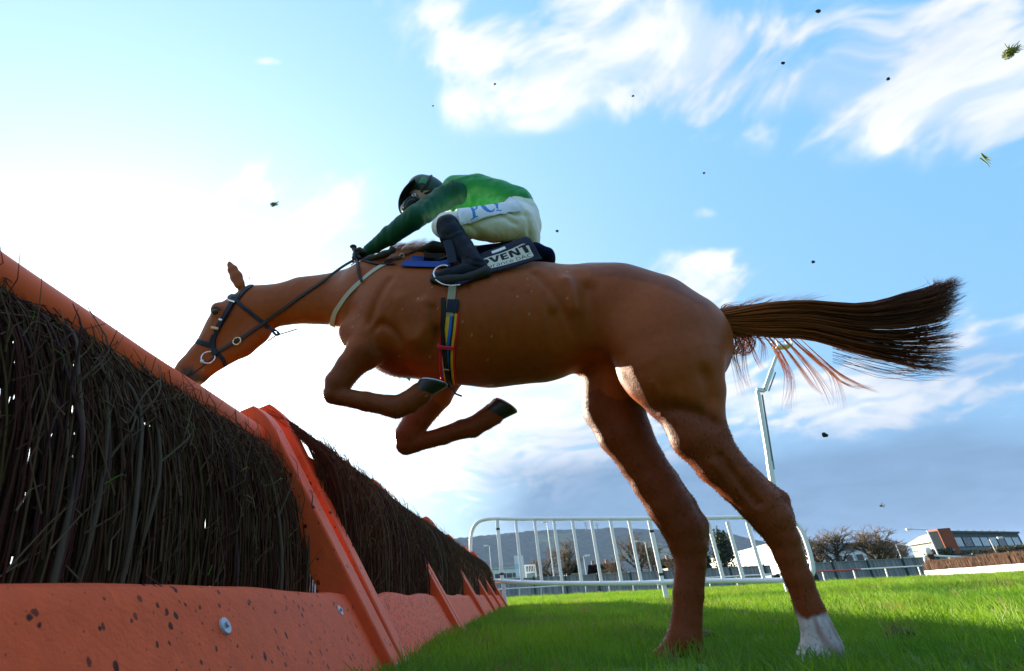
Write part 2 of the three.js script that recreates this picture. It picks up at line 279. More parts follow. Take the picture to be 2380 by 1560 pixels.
  for (let k = 0; k < n; k++) {
    const z = rr(-0.11, -L + 0.11), c = barkTint(), inset = Math.pow(rnd(), 0.8) * (h ? 0.17 : 0.13), fine = rnd();
    let P = twigPath(z, inset, fine > 0.75 ? 0.26 : 0.15, gauss() * 0.02 + (fine > 0.95 ? rr(0, 0.03) : 0));
    const cut = Math.floor(rr(0, 2.5)); if (fine > 0.6) P = P.slice(cut);
    const r0 = fine > 0.85 ? 0.0022 : rr(0.0016, 0.0036);
    soup.tube(curve(P, near ? 12 : 8), r0, 0.0009, near ? 4 : 3, c);
  }
  const m = [2300, 1700, 700, 250, 150, 150][h];
  for (let k = 0; k < m; k++) {                         // side shoots and broken ends along the top
    const z = rr(-0.12, -L + 0.12), f = Math.pow(rnd(), 0.6), P = twigPath(z, rr(-0.03, 0.06), 0, rr(-0.02, 0.02)), cr = new THREE.CatmullRomCurve3(P), b = cr.getPoint(f), dirn = cr.getTangent(f);
    dirn.add(V(rr(-0.3, 0.5), rr(-0.5, 0.15), gauss() * 1.0)).normalize(); const l = f < 0.75 ? rr(0.05, 0.17) : rr(0.02, 0.07), k1 = V(gauss(), gauss(), gauss()).multiplyScalar(l * 0.22);
    soup.tube([b, b.clone().addScaledVector(dirn, l * 0.5).add(k1), b.clone().addScaledVector(dirn, l)], rr(0.0012, 0.0026), 0.0006, 3, rnd() < 0.35 ? [0.14, 0.085, 0.046] : barkTint());
  }
  part('birch_brush', soup.geo(), twigMat, g, null, 'stuff');
  for (let k = 0; k < big; k++) {
    const z = rr(-0.14, -L + 0.14), P = twigPath(z, rr(-0.012, 0.05), 0.22, rr(-0.08, 0)), s = new Soup(), c = rnd() < 0.4 ? [0.065, 0.028, 0.028] : [0.10, 0.07, 0.045];
    s.tube(curve(P, 16), rr(0.004, 0.0085), 0.002, 7, c, true);
    if (rnd() < 0.8) { const q = new THREE.CatmullRomCurve3(P).getPoint(rr(0.25, 0.5)); s.tube(curve([q, q.clone().add(V(rr(0, 0.03), rr(0.05, 0.12), rr(-0.06, 0.06))), q.clone().add(V(rr(-0.08, 0.0), rr(0.12, 0.2), rr(-0.13, 0.13)))], 6), 0.0035, 0.001, 5, c); }
    part('branch', s.geo(), barkMat, g);
  }
  if (h < 3) {                                          // torn grass caught in the brush
    const s = new Soup(); for (let k = 0; k < [60, 70, 25][h]; k++) { const z = rr(-0.2, -L + 0.1), P = twigPath(z, rr(-0.02, 0), 0, 0), b = new THREE.CatmullRomCurve3(P).getPoint(rnd()); const d = V(rr(-0.02, 0.03), rr(-0.05, 0.04), gauss() * 0.04); s.tube(curve([b, b.clone().add(d.clone().multiplyScalar(0.6)).add(V(0.006, 0.01, 0)), b.clone().add(d)], 4), 0.0016, 0.0007, 3, rnd() < 0.3 ? [0.3, 0.26, 0.07] : [0.09, 0.16, 0.02]); }
    part('caught_grass', s.geo(), twigMat, g, null, 'stuff');
  }
}
// ---------- bodies: rounded limbs joined smoothly, meshed on a fine grid ----------
class Body {
  constructor(k = 0.03) { this.k = k; this.pr = []; this.feat = []; this.ng = 0; this.id = Body.count = (Body.count || 0) + 1; }
  // a chain of [x, y, radius(, z)] in measured picture units (2380 wide) at depth z; squash: thickness across over thickness seen
  chain(z, squash, k, nodes, group = 0) {
    const P = nodes.map(([x, y, r, zz]) => { const p = zq(x, y, zz ?? z); return { p, r: r * QS * axisDepth(p) / FPX }; });
    if (P.length === 1) P.push({ p: P[0].p.clone().add(V(1e-4, 0, 0)), r: P[0].r });
    this.ng++; for (let i = 0; i < P.length - 1; i++) { this.cap(P[i].p, P[i + 1].p, P[i].r, P[i + 1].r, squash, k); this.pr.at(-1).gid = this.ng + this.id * 1000; }
    return this;
  }
  cap(a, b, ra, rb, squash = 1, k = this.k, neg = false) {
    const s = 1 / squash; this.pr.push({ ax: a.x, ay: a.y, az: a.z * s, bx: b.x - a.x, by: b.y - a.y, bz: (b.z - a.z) * s, ra, rb, s, sc: Math.min(1, squash), k, neg }); return this;
  }
  // a groove (depth > 0) or ridge (depth < 0) along a line of picture spots on the near side
  groove(z, depth, width, pts) { const P = curve(pts.map(([x, y]) => zq(x, y, z)), Math.max(8, pts.length * 4)); this.feat.push({ P, depth, w2: width * width, z }); return this; }
  d1(c, x, y, z) {
    const px = x - c.ax, py = y - c.ay, pz = z * c.s - c.az, bb = c.bx * c.bx + c.by * c.by + c.bz * c.bz;
    let t = (px * c.bx + py * c.by + pz * c.bz) / bb; t = t < 0 ? 0 : t > 1 ? 1 : t;
    const dx = px - c.bx * t, dy = py - c.by * t, dz = pz - c.bz * t;
    return (Math.sqrt(dx * dx + dy * dy + dz * dz) - (c.ra + (c.rb - c.ra) * t)) * c.sc;
  }
  sd(x, y, z, list = this.pr) {
    let d = 1e3, cur = -1, cd = 1e3, ck = 0; const fold = () => { if (cd > 900) return; if (d > 900) { d = cd; return; } const h = Math.max(ck - Math.abs(d - cd), 0); d = Math.min(d, cd) - h * h / (4 * ck); };
    for (let i = 0; i < list.length; i++) {
      const c = list[i], e = this.d1(c, x, y, z);
      if (c.neg) { fold(); cd = 1e3; cur = -1; const h = Math.max(c.k - Math.abs(-e - d), 0); d = Math.max(d, -e) + h * h / (4 * c.k); continue; }
      if (c.gid === undefined || c.gid !== cur) { fold(); cur = c.gid; cd = e; ck = c.k; continue; }
      const h = Math.max(0.009 - Math.abs(cd - e), 0); cd = Math.min(cd, e) - h * h / 0.036;       // along one limb: a plain joint
    }
    fold();
    if (Math.abs(d) < 0.06) for (const f of this.feat) {
      if (z < f.z - 0.16) continue; let m = 1e3; const P = f.P;
      for (let i = 0; i < P.length - 1; i++) { const a = P[i], b = P[i + 1], ux = b.x - a.x, uy = b.y - a.y, px = x - a.x, py = y - a.y; let t = (px * ux + py * uy) / (ux * ux + uy * uy + 1e-12); t = t < 0 ? 0 : t > 1 ? 1 : t; const ex = px - ux * t, ey = py - uy * t, q = ex * ex + ey * ey; if (q < m) m = q; }
      if (m < f.w2 * 9) { let end = 1; d += f.depth * Math.exp(-m / f.w2) * end * sst(f.z - 0.16, f.z - 0.05, z); }
    }
    return d;
  }
  grad(p) { const e = 0.004, f = (x, y, z) => this.sd(x, y, z); return V(f(p.x + e, p.y, p.z) - f(p.x - e, p.y, p.z), f(p.x, p.y + e, p.z) - f(p.x, p.y - e, p.z), f(p.x, p.y, p.z + e) - f(p.x, p.y, p.z - e)).normalize(); }
  // first point of the surface seen at a spot of the picture, or null
  seen(x, y) { const d = ray(x * QS, y * QS).normalize(); let t = 0.9; for (let i = 0; i < 400 && t < 4; i++) { const p = O.clone().addScaledVector(d, t), s = this.sd(p.x, p.y, p.z); if (s < 0.0008) return p; t += Math.max(0.002, s * 0.6); } return null; }
  onto(p, off = 0) { const q = p.clone(); for (let i = 0; i < 10; i++) { const s = this.sd(q.x, q.y, q.z) - off; if (Math.abs(s) < 0.0004) break; q.addScaledVector(this.grad(q), -s * 0.85); } return q; }
  mesh(cell, color = null, rough = null) {
    let lo = V(1e3, 1e3, 1e3), hi = V(-1e3, -1e3, -1e3);
    for (const c of this.pr) if (!c.neg) { const r = Math.max(c.ra, c.rb) * Math.max(1, 1 / c.s) + 0.03; for (const t of [0, 1]) { const p = V(c.ax + c.bx * t, c.ay + c.by * t, (c.az + c.bz * t) / c.s); lo.min(p.clone().subScalar(r)); hi.max(p.clone().addScalar(r)); } }
    const BS = 8, nb = [0, 1, 2].map((i) => Math.ceil((hi.getComponent(i) - lo.getComponent(i)) / cell / BS)), [nx, ny, nz] = nb.map((b) => b * BS + 1);
    const F = new Float32Array(nx * ny * nz).fill(9), act = [], br = BS * cell * 0.87;
    for (let bz = 0; bz < nb[2]; bz++) for (let by = 0; by < nb[1]; by++) for (let bx = 0; bx < nb[0]; bx++) {
      const X = lo.x + (bx + 0.5) * BS * cell, Y = lo.y + (by + 0.5) * BS * cell, Z = lo.z + (bz + 0.5) * BS * cell;
      let dm = 1e3; const D = this.pr.map((c) => { const e = this.d1(c, X, Y, Z); if (!c.neg && e < dm) dm = e; return e; });
      const inside = dm < -br * 1.6 - 0.09, outside = dm > br * 1.5 + 0.05 + this.k;
      if (inside || outside) { if (inside) for (let k = 0; k <= BS; k++) for (let j = 0; j <= BS; j++) for (let i = 0; i <= BS; i++) { const q = ((bz * BS + k) * ny + by * BS + j) * nx + bx * BS + i; if (F[q] === 9) F[q] = -9; } continue; }
      const list = this.pr.filter((c, i) => D[i] < dm + 2.4 * br + 0.12 || (c.neg && D[i] < br * 2));
      act.push([bx, by, bz]);
      for (let k = 0; k <= BS; k++) for (let j = 0; j <= BS; j++) for (let i = 0; i <= BS; i++) {
        const q = ((bz * BS + k) * ny + by * BS + j) * nx + bx * BS + i; if (Math.abs(F[q]) < 8) continue;
        const x = lo.x + (bx * BS + i) * cell, y = lo.y + (by * BS + j) * cell, z = lo.z + (bz * BS + k) * cell;
        F[q] = this.sd(x, y, z, list) + (rough ? rough(x, y, z) : 0);
      }
    }
    const id = new Map(), pos = [], idx = [], SY = nx, SZ = nx * ny, off = [0, 1, SY, SY + 1, SZ, SZ + 1, SZ + SY, SZ + SY + 1], ed = [[0, 1], [0, 2], [0, 4], [1, 3], [1, 5], [2, 3], [2, 6], [3, 7], [4, 5], [4, 6], [5, 7], [6, 7]];
    for (const [bx, by, bz] of act) for (let k = 0; k < BS; k++) for (let j = 0; j < BS; j++) for (let i = 0; i < BS; i++) {
      const gx = bx * BS + i, gy = by * BS + j, gz = bz * BS + k, q = gz * SZ + gy * SY + gx; let m = 0; for (let c = 0; c < 8; c++) if (F[q + off[c]] < 0) m |= 1 << c;
      if (!m || m === 255) continue; let sx = 0, sy = 0, sz = 0, n = 0;
      for (const [a, b] of ed) { const A = (m >> a) & 1, B = (m >> b) & 1; if (A === B) continue; const fa = F[q + off[a]], fb = F[q + off[b]], t = fa / (fa - fb); sx += (a & 1) + (((b & 1) - (a & 1)) * t); sy += ((a >> 1) & 1) + ((((b >> 1) & 1) - ((a >> 1) & 1)) * t); sz += (a >> 2) + (((b >> 2) - (a >> 2)) * t); n++; }
      id.set(q, pos.length / 3); pos.push(lo.x + (gx + sx / n) * cell, lo.y + (gy + sy / n) * cell, lo.z + (gz + sz / n) * cell);
    }
    for (const q of id.keys()) {
      const s0 = F[q] < 0;
      for (const [a, b, c] of [[1, SY, SZ], [SY, SZ, 1], [SZ, 1, SY]]) {
        const s1 = F[q + a] < 0; if (s0 === s1) continue;
        const v0 = id.get(q), v1 = id.get(q - b), v2 = id.get(q - b - c), v3 = id.get(q - c); if (v1 === undefined || v2 === undefined || v3 === undefined) continue;
        if (s0) idx.push(v0, v2, v1, v0, v3, v2); else idx.push(v0, v1, v2, v0, v2, v3);
      }
    }
    const g = new THREE.BufferGeometry(); g.setAttribute('position', new THREE.Float32BufferAttribute(pos, 3)); g.setIndex(idx); g.computeVertexNormals();
    // orientation: outward
    { const p = g.attributes.position, nn = g.attributes.normal; let s = 0; for (let i = 0; i < p.count; i += Math.max(1, p.count >> 7)) { const a = this.grad(V(p.getX(i), p.getY(i), p.getZ(i))); s += a.x * nn.getX(i) + a.y * nn.getY(i) + a.z * nn.getZ(i); } if (s < 0) { for (let i = 0; i < idx.length; i += 3) { const t = idx[i]; idx[i] = idx[i + 1]; idx[i + 1] = t; } g.setIndex(idx); g.computeVertexNormals(); } }
    const uv = new Float32Array(pos.length / 3 * 2); for (let i = 0; i < pos.length / 3; i++) { uv[i * 2] = pos[i * 3] + 0.5 * pos[i * 3 + 2]; uv[i * 2 + 1] = pos[i * 3 + 1] + 0.35 * pos[i * 3 + 2]; } g.setAttribute('uv', new THREE.Float32BufferAttribute(uv, 2));
    if (color) { const c = new Float32Array(pos.length); for (let i = 0; i < pos.length; i += 3) { const k = color(pos[i], pos[i + 1], pos[i + 2]); c[i] = k[0]; c[i + 1] = k[1]; c[i + 2] = k[2]; } g.setAttribute('color', new THREE.BufferAttribute(c, 3)); }
    return g;
  }
}
// a ribbon lying on a body along spots of the picture
function strapOn(body, pts, width, thick, off = 0.002, n = 40, world = false, flat = null) {
  const K = pts.map((q) => (world || q.isVector3 ? q : body.seen(q[0], q[1]) || body.onto(zq(q[0], q[1], q[2] ?? -1.95), 0))), C = curve(K, n).map((p) => body.onto(p, off));
  return ribbon(C, C.map((p) => (flat ? flat.clone() : body.grad(p))), width, thick);
}
function ribbon(C, N, width, thick) {
  const pos = [], uv = [], ix = [], n = C.length; let L = 0;
  for (let i = 0; i < n; i++) {
    const t = V().subVectors(C[Math.min(i + 1, n - 1)], C[Math.max(i - 1, 0)]).normalize(), s = V().crossVectors(t, N[i]).normalize(), u = V().crossVectors(s, t).normalize(); if (i) L += C[i].distanceTo(C[i - 1]);
    const w = (typeof width === 'function' ? width(i / (n - 1)) : width) / 2, e = Math.min(thick * 0.4, w * 0.4);
    for (const [a, b, f] of [[-w, 0, 0], [-w, thick - e, 0], [-w + e, thick, 0.04], [w - e, thick, 0.96], [w, thick - e, 1], [w, 0, 1], [-w, 0, 0]]) { const p = C[i].clone().addScaledVector(s, a).addScaledVector(u, b); pos.push(p.x, p.y, p.z); uv.push(f, L); }
  }
  for (let i = 0; i < n - 1; i++) for (let k = 0; k < 6; k++) { const A = i * 7 + k, B = A + 7; ix.push(A, A + 1, B, A + 1, B + 1, B); }
  for (const b of [0, (n - 1) * 7]) for (let k = 1; k < 5; k++) ix.push(b, b + k, b + k + 1);
  const g = new THREE.BufferGeometry(); g.setAttribute('position', new THREE.Float32BufferAttribute(pos, 3)); g.setAttribute('uv', new THREE.Float32BufferAttribute(uv, 2)); g.setIndex(ix); const f = g.toNonIndexed(); f.computeVertexNormals(); return f;
}
// a cloth panel laid on a body between four spots (top left, top right, bottom right, bottom left)
function clothOn(body, q, nu, nv, off, thick, zs = -1.9) {
  const K = q.map(([x, y]) => body.seen(x, y) || body.onto(zq(x, y, zs), 0)), pos = [], uv = [], ix = [], top = [];
  for (let j = 0; j <= nv; j++) for (let i = 0; i <= nu; i++) { const u = i / nu, v = j / nv, p = K[0].clone().multiplyScalar((1 - u) * (1 - v)).addScaledVector(K[1], u * (1 - v)).addScaledVector(K[2], u * v).addScaledVector(K[3], (1 - u) * v); const s = body.onto(p, off), g = body.grad(s); top.push([s.clone().addScaledVector(g, thick), s]); uv.push(u, 1 - v); }
  for (const k of [0, 1]) for (const t of top) pos.push(t[k].x, t[k].y, t[k].z);
  uv.push(...uv); const w = nu + 1, N = top.length;
  for (let j = 0; j < nv; j++) for (let i = 0; i < nu; i++) { const a = j * w + i; ix.push(a, a + w, a + 1, a + 1, a + w, a + w + 1); ix.push(N + a, N + a + 1, N + a + w, N + a + 1, N + a + w + 1, N + a + w); }
  const rim = []; for (let i = 0; i < nu; i++) rim.push([i, i + 1]); for (let j = 0; j < nv; j++) rim.push([j * w + nu, (j + 1) * w + nu]); for (let i = nu; i > 0; i--) rim.push([nv * w + i, nv * w + i - 1]); for (let j = nv; j > 0; j--) rim.push([j * w, (j - 1) * w]);
  for (const [a, b] of rim) ix.push(a, b, N + a, b, N + b, N + a);
  const g = new THREE.BufferGeometry(); g.setAttribute('position', new THREE.Float32BufferAttribute(pos, 3)); g.setAttribute('uv', new THREE.Float32BufferAttribute(uv, 2)); g.setIndex(ix); g.computeVertexNormals(); return g;
}
// ---------- the horse ----------
const ZM = -2.08, ZN = -1.93, ZF = -2.24;
const horse = new Body(0.03);
// trunk
horse.chain(ZM, 0.95, 0.06, [[868, 700, 88], [950, 745, 133], [1050, 752, 140], [1140, 756, 145], [1250, 748, 141], [1345, 735, 122], [1430, 728, 111]]);
horse.chain(ZM, 0.5, 0.07, [[905, 622, 40], [965, 612, 40], [1060, 632, 34], [1180, 640, 32]]);       // withers and spine
horse.chain(ZM, 1.0, 0.06, [[1420, 735, 116], [1500, 765, 130], [1560, 800, 128]]);
horse.chain(ZM, 0.72, 0.07, [[1370, 655, 42], [1450, 662, 44], [1540, 710, 46], [1610, 738, 32]]);    // croup
// neck and head
horse.chain(ZM, 0.62, 0.06, [[880, 690, 98], [800, 692, 70], [700, 697, 58], [628, 712, 54], [590, 716, 50]]);
horse.chain(ZM, 0.62, 0.04, [[585, 712, 48], [560, 735, 46], [530, 760, 44]]);
horse.chain(ZM, 0.6, 0.035, [[536, 742, 49], [500, 790, 37], [470, 823, 31], [440, 855, 30], [420, 878, 27]]);
horse.chain(ZM, 0.62, 0.03, [[595, 770, 36], [560, 800, 34], [505, 835, 26], [465, 872, 20], [448, 892, 17]]);   // jaw
for (const z of [-2.02, -2.135]) horse.chain(z, 0.55, 0.015, [[557, 661, 12], [549, 643, 13], [540, 626, 10.5], [534, 615, 5.5], [531.5, 606, 1.2]]);
horse.chain(-2.025, 0.8, 0.03, [[504, 716, 12], [508, 724, 14]]);                                      // brow
// near fore
horse.chain(-1.93, 0.75, 0.06, [[880, 660, 62, -1.99], [905, 730, 62, -1.94], [965, 780, 52, -1.94]]);   // shoulder
horse.chain(-1.95, 0.9, 0.03, [[835, 775, 48, -1.99], [868, 785, 50], [850, 815, 45], [815, 850, 33], [786, 890, 31], [776, 915, 24], [790, 921, 20]]);
horse.chain(-1.95, 0.85, 0.012, [[790, 921, 21], [850, 933, 22], [905, 943, 24], [922, 946, 26], [950, 934, 26], [978, 914, 27]]);
// far fore
horse.chain(ZF, 0.9, 0.03, [[1040, 850, 52], [1012, 915, 40], [972, 970, 33], [948, 1012, 31], [945, 1032, 24], [962, 1030, 20]]);
horse.chain(ZF, 0.85, 0.012, [[962, 1030, 21], [1030, 1013, 20], [1075, 997, 22], [1098, 993, 24], [1128, 974, 24], [1145, 962, 27]]);
// near hind
horse.chain(ZN, 0.7, 0.06, [[1530, 790, 112], [1556, 850, 118], [1582, 900, 98], [1600, 935, 76], [1622, 1008, 64]]);
horse.chain(ZN, 0.85, 0.03, [[1605, 960, 60], [1628, 1018, 57], [1670, 1076, 54], [1712, 1118, 49], [1762, 1168, 48], [1795, 1208, 45], [1818, 1250, 36], [1833, 1290, 31], [1856, 1345, 30], [1880, 1412, 31], [1900, 1462, 34], [1914, 1505, 38]]);
horse.chain(ZN, 0.6, 0.02, [[1680, 1040, 12], [1754, 1112, 17], [1812, 1160, 21], [1820, 1190, 20]]); // point of hock and its tendon
horse.chain(ZN, 0.9, 0.02, [[1912, 1500, 38], [1894, 1540, 38], [1870, 1556, 26]]);
// far hind
horse.chain(ZF, 0.8, 0.05, [[1430, 880, 80, -2.2], [1425, 945, 70], [1450, 1005, 62], [1490, 1070, 52], [1522, 1120, 51], [1556, 1175, 50], [1588, 1228, 48], [1598, 1265, 42], [1604, 1305, 34], [1600, 1380, 32], [1595, 1450, 32], [1592, 1490, 36]]);
horse.chain(ZF, 0.6, 0.02, [[1525, 1070, 10], [1560, 1112, 13], [1600, 1168, 16], [1624, 1215, 18], [1627, 1242, 18]]);
horse.chain(ZF, 0.9, 0.02, [[1590, 1490, 36], [1560, 1525, 30], [1530, 1535, 22]]);
// tail dock
horse.chain(ZM, 0.9, 0.03, [[1600, 728, 30], [1650, 738, 20], [1700, 742, 15]]);
// muscles, folds and veins of the near side
const ZS = -1.8;
horse.groove(ZS, 0.0168, 0.016, [[858, 785], [858, 752], [878, 737], [904, 748], [922, 772], [938, 803], [930, 830]]);
horse.groove(ZS, 0.0126, 0.022, [[1003, 712], [1009, 740], [1008, 765]]); horse.groove(ZS, 0.0196, 0.016, [[1010, 752], [1006, 772], [992, 789], [961, 800], [930, 796]]); horse.groove(ZS, -0.0168, 0.03, [[985, 700], [985, 750], [965, 775]]);
horse.groove(ZS, -0.0112, 0.03, [[930, 690], [950, 740], [945, 775]]);
horse.groove(ZS, 0.0112, 0.02, [[900, 640], [872, 690], [850, 735]]);
horse.groove(ZS, 0.0112, 0.02, [[1246, 628], [1290, 680], [1335, 745], [1365, 810], [1385, 850]]);
horse.groove(ZS, 0.0308, 0.036, [[1372, 655], [1378, 700], [1384, 760], [1400, 830], [1412, 866]]);
horse.groove(ZS, -0.0196, 0.03, [[1318, 640], [1330, 668], [1340, 700]]);
horse.groove(ZS, -0.0140, 0.022, [[1345, 770], [1375, 820], [1402, 862]]);
horse.groove(ZS, 0.0196, 0.03, [[1290, 720], [1310, 780], [1345, 835]]);
horse.groove(ZS, 0.0084, 0.012, [[1160, 855], [1230, 852], [1310, 825]]);
horse.groove(ZS, 0.0140, 0.025, [[1640, 860], [1655, 900], [1650, 950]]);
horse.groove(ZS, 0.0168, 0.025, [[1470, 925], [1570, 932], [1640, 955], [1668, 972]]);
horse.groove(ZS, 0.0084, 0.02, [[1440, 800], [1480, 880], [1560, 980], [1620, 1050]]);
horse.groove(ZS, 0.0168, 0.014, [[1690, 1050], [1735, 1105], [1785, 1160]]);
horse.groove(ZS, 0.0098, 0.014, [[1840, 1260], [1866, 1330], [1900, 1420]]);
horse.groove(ZS, -0.0084, 0.014, [[1735, 1175], [1775, 1215], [1805, 1260]]);
horse.groove(ZS, 0.0084, 0.014, [[590, 690], [610, 715], [640, 725]]);
horse.groove(ZS, 0.0112, 0.016, [[620, 735], [612, 765], [596, 800]]);
horse.groove(ZS, -0.0084, 0.012, [[520, 745], [500, 775], [470, 800]]);
horse.groove(ZS, 0.0084, 0.016, [[540, 790], [520, 810], [480, 850]]);
horse.groove(ZS, 0.0098, 0.03, [[640, 745], [720, 725], [800, 690]]);
horse.groove(ZS, 0.0084, 0.012, [[815, 840], [845, 812], [862, 790]]);
horse.groove(ZS, 0.0098, 0.01, [[800, 925], [860, 938], [905, 950]]);
horse.groove(ZS, -0.0056, 0.012, [[1100, 830], [1160, 820], [1230, 790]]);
for (const v of [[[1120, 845], [1150, 862], [1190, 858], [1235, 868]], [[1520, 880], [1545, 910], [1552, 940]], [[880, 815], [850, 838], [828, 866]], [[1665, 1062], [1700, 1100], [1735, 1150]], [[560, 745], [540, 765], [535, 790]], [[1180, 800], [1230, 812], [1280, 800]]]) horse.groove(ZS, -0.0035, 0.0065, v);   // veins
for (let k = 0; k < 6; k++) horse.groove(ZS, 0.0049, 0.012, [[1085 + k * 36, 660 + k * 4], [1095 + k * 38, 740], [1112 + k * 38, 820]]);

const polyXY = (pts, z) => pts.map(([x, y]) => zq(x, y, z));
function inPoly(P, x, y) { let c = false; for (let i = 0, j = P.length - 1; i < P.length; j = i++) if ((P[i].y > y) !== (P[j].y > y) && x < (P[j].x - P[i].x) * (y - P[i].y) / (P[j].y - P[i].y) + P[i].x) c = !c; return c; }
function edge(P, x, y) { let m = 1e9; for (let i = 0, j = P.length - 1; i < P.length; j = i++) { const a = P[j], b = P[i], ux = b.x - a.x, uy = b.y - a.y; const t = clamp(((x - a.x) * ux + (y - a.y) * uy) / (ux * ux + uy * uy), 0, 1); m = Math.min(m, Math.hypot(x - a.x - ux * t, y - a.y - uy * t)); } return inPoly(P, x, y) ? -m : m; }
// the unclipped saddle patch and legs, the white sock, the pale lip
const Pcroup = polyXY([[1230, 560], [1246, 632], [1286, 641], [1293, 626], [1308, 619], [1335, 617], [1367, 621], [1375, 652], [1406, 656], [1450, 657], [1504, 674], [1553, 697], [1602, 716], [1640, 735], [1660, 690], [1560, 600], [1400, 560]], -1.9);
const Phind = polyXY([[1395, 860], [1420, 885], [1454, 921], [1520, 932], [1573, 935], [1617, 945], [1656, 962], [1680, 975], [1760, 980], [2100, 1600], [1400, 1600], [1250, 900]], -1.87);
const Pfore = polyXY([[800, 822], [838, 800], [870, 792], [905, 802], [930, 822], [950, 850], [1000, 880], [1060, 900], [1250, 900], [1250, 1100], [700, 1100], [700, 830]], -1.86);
const Psock = polyXY([[1800, 1355], [1838, 1358], [1852, 1385], [1862, 1412], [1872, 1434], [1880, 1440], [1888, 1430], [1898, 1432], [1930, 1428], [2000, 1428], [2000, 1620], [1800, 1620], [1838, 1440]], -1.895);
const Pmuz = polyXY([[400, 840], [428, 838], [445, 855], [470, 852], [498, 830], [500, 842], [470, 862], [440, 885], [400, 920]], -1.98);
const Plip = polyXY([[400, 880], [440, 872], [470, 868], [484, 878], [480, 900], [440, 930]], -1.98);
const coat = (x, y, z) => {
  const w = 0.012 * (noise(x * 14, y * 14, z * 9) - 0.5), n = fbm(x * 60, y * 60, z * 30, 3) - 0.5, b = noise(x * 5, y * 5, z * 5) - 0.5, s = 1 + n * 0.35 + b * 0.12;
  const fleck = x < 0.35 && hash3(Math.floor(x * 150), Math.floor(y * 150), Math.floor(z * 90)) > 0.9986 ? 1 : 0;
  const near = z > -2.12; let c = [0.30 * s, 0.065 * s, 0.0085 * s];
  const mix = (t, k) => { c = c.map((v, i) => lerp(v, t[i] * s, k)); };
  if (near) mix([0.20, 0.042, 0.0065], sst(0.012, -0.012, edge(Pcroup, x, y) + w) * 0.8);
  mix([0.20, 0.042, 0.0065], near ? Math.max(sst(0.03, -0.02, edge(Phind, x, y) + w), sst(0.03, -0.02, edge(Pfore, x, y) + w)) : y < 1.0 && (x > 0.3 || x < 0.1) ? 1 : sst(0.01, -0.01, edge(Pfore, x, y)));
  if (x < -0.9) { mix([0.05, 0.035, 0.028], 0.85 * sst(0.012, -0.02, edge(Pmuz, x, y) + w)); mix([0.62, 0.56, 0.47], sst(0.01, -0.01, edge(Plip, x, y) + w)); }
  if (fleck) mix([0.5, 0.34, 0.19], 0.6);                // specks of dried mud
  if (x > 0.55 && y < 0.5 && z > -2.06) { const k = sst(0.006, -0.008, edge(Psock, x, y) + w * 1.6); mix([0.60, 0.56, 0.52], k * (0.9 - 0.55 * sst(0.52, 0.68, fbm(x * 30, y * 9, 3, 3)) )); }
  return c;
};
const hairBump = dataTex(256, 256, (x, y) => 0.55 * noise(x / 1.6, y / 9, 3) + 0.45 * rnd());
hairBump.repeat.set(7, 7);
const horseMat = phys([1, 1, 1], 0.43, { vertexColors: true, sheen: 0.1, sheenRoughness: 0.4, sheenColor: new THREE.Color(0.9, 0.55, 0.32), bumpMap: hairBump, bumpScale: 0.0009, specularIntensity: 0.36 });
const HORSE = thing('horse', 'chestnut racehorse with clipped coat leaping over the orange brush hurdle', 'horse', V(zq(1500, 900, ZM).x, 0, ZM));
const place = (g, o = HORSE) => g.translate(-o.position.x, -o.position.y, -o.position.z);
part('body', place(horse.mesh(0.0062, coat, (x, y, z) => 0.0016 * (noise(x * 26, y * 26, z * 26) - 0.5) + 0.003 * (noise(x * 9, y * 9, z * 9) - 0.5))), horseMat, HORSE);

{ // longer unclipped hair on legs and breast, standing proud against the light
  const g = HORSE.children[0].geometry, p = g.attributes.position, n = g.attributes.normal, c = g.attributes.color, P = [], N = [], C = [];
  for (let i = 0; i < p.count; i++) {
    if (c.getX(i) > 0.245 && c.getX(i) < 0.45 || rnd() > 0.28) continue; const q = V(p.getX(i), p.getY(i), p.getZ(i)), m = V(n.getX(i), n.getY(i), n.getZ(i)), y = q.y + HORSE.position.y; if (y > 1.18) continue;
    const L = rr(0.004, 0.009), d = m.clone().multiplyScalar(0.55).add(V(gauss() * 0.25, -0.75 + gauss() * 0.2, gauss() * 0.25)).normalize(), s = V().crossVectors(d, V(gauss(), gauss(), gauss())).normalize().multiplyScalar(0.0009), e = q.clone().addScaledVector(d, L).addScaledVector(m, 0.001);
    P.push(q.x - s.x, q.y - s.y, q.z - s.z, q.x + s.x, q.y + s.y, q.z + s.z, e.x, e.y, e.z); const w = c.getX(i) > 0.45 ? [0.6, 0.56, 0.5] : [0.22, 0.058, 0.013]; for (let k = 0; k < 3; k++) { N.push(m.x, m.y, m.z); C.push(...w); }
  }
  const h = new THREE.BufferGeometry(); h.setAttribute('position', new THREE.Float32BufferAttribute(P, 3)); h.setAttribute('normal', new THREE.Float32BufferAttribute(N, 3)); h.setAttribute('color', new THREE.Float32BufferAttribute(C, 3));
  part('leg_hair', h, phys([1, 1, 1], 0.7, { vertexColors: true, transmission: 0.35, thickness: 0, side: THREE.DoubleSide, specularIntensity: 0.4 }), HORSE, null, 'stuff');
}
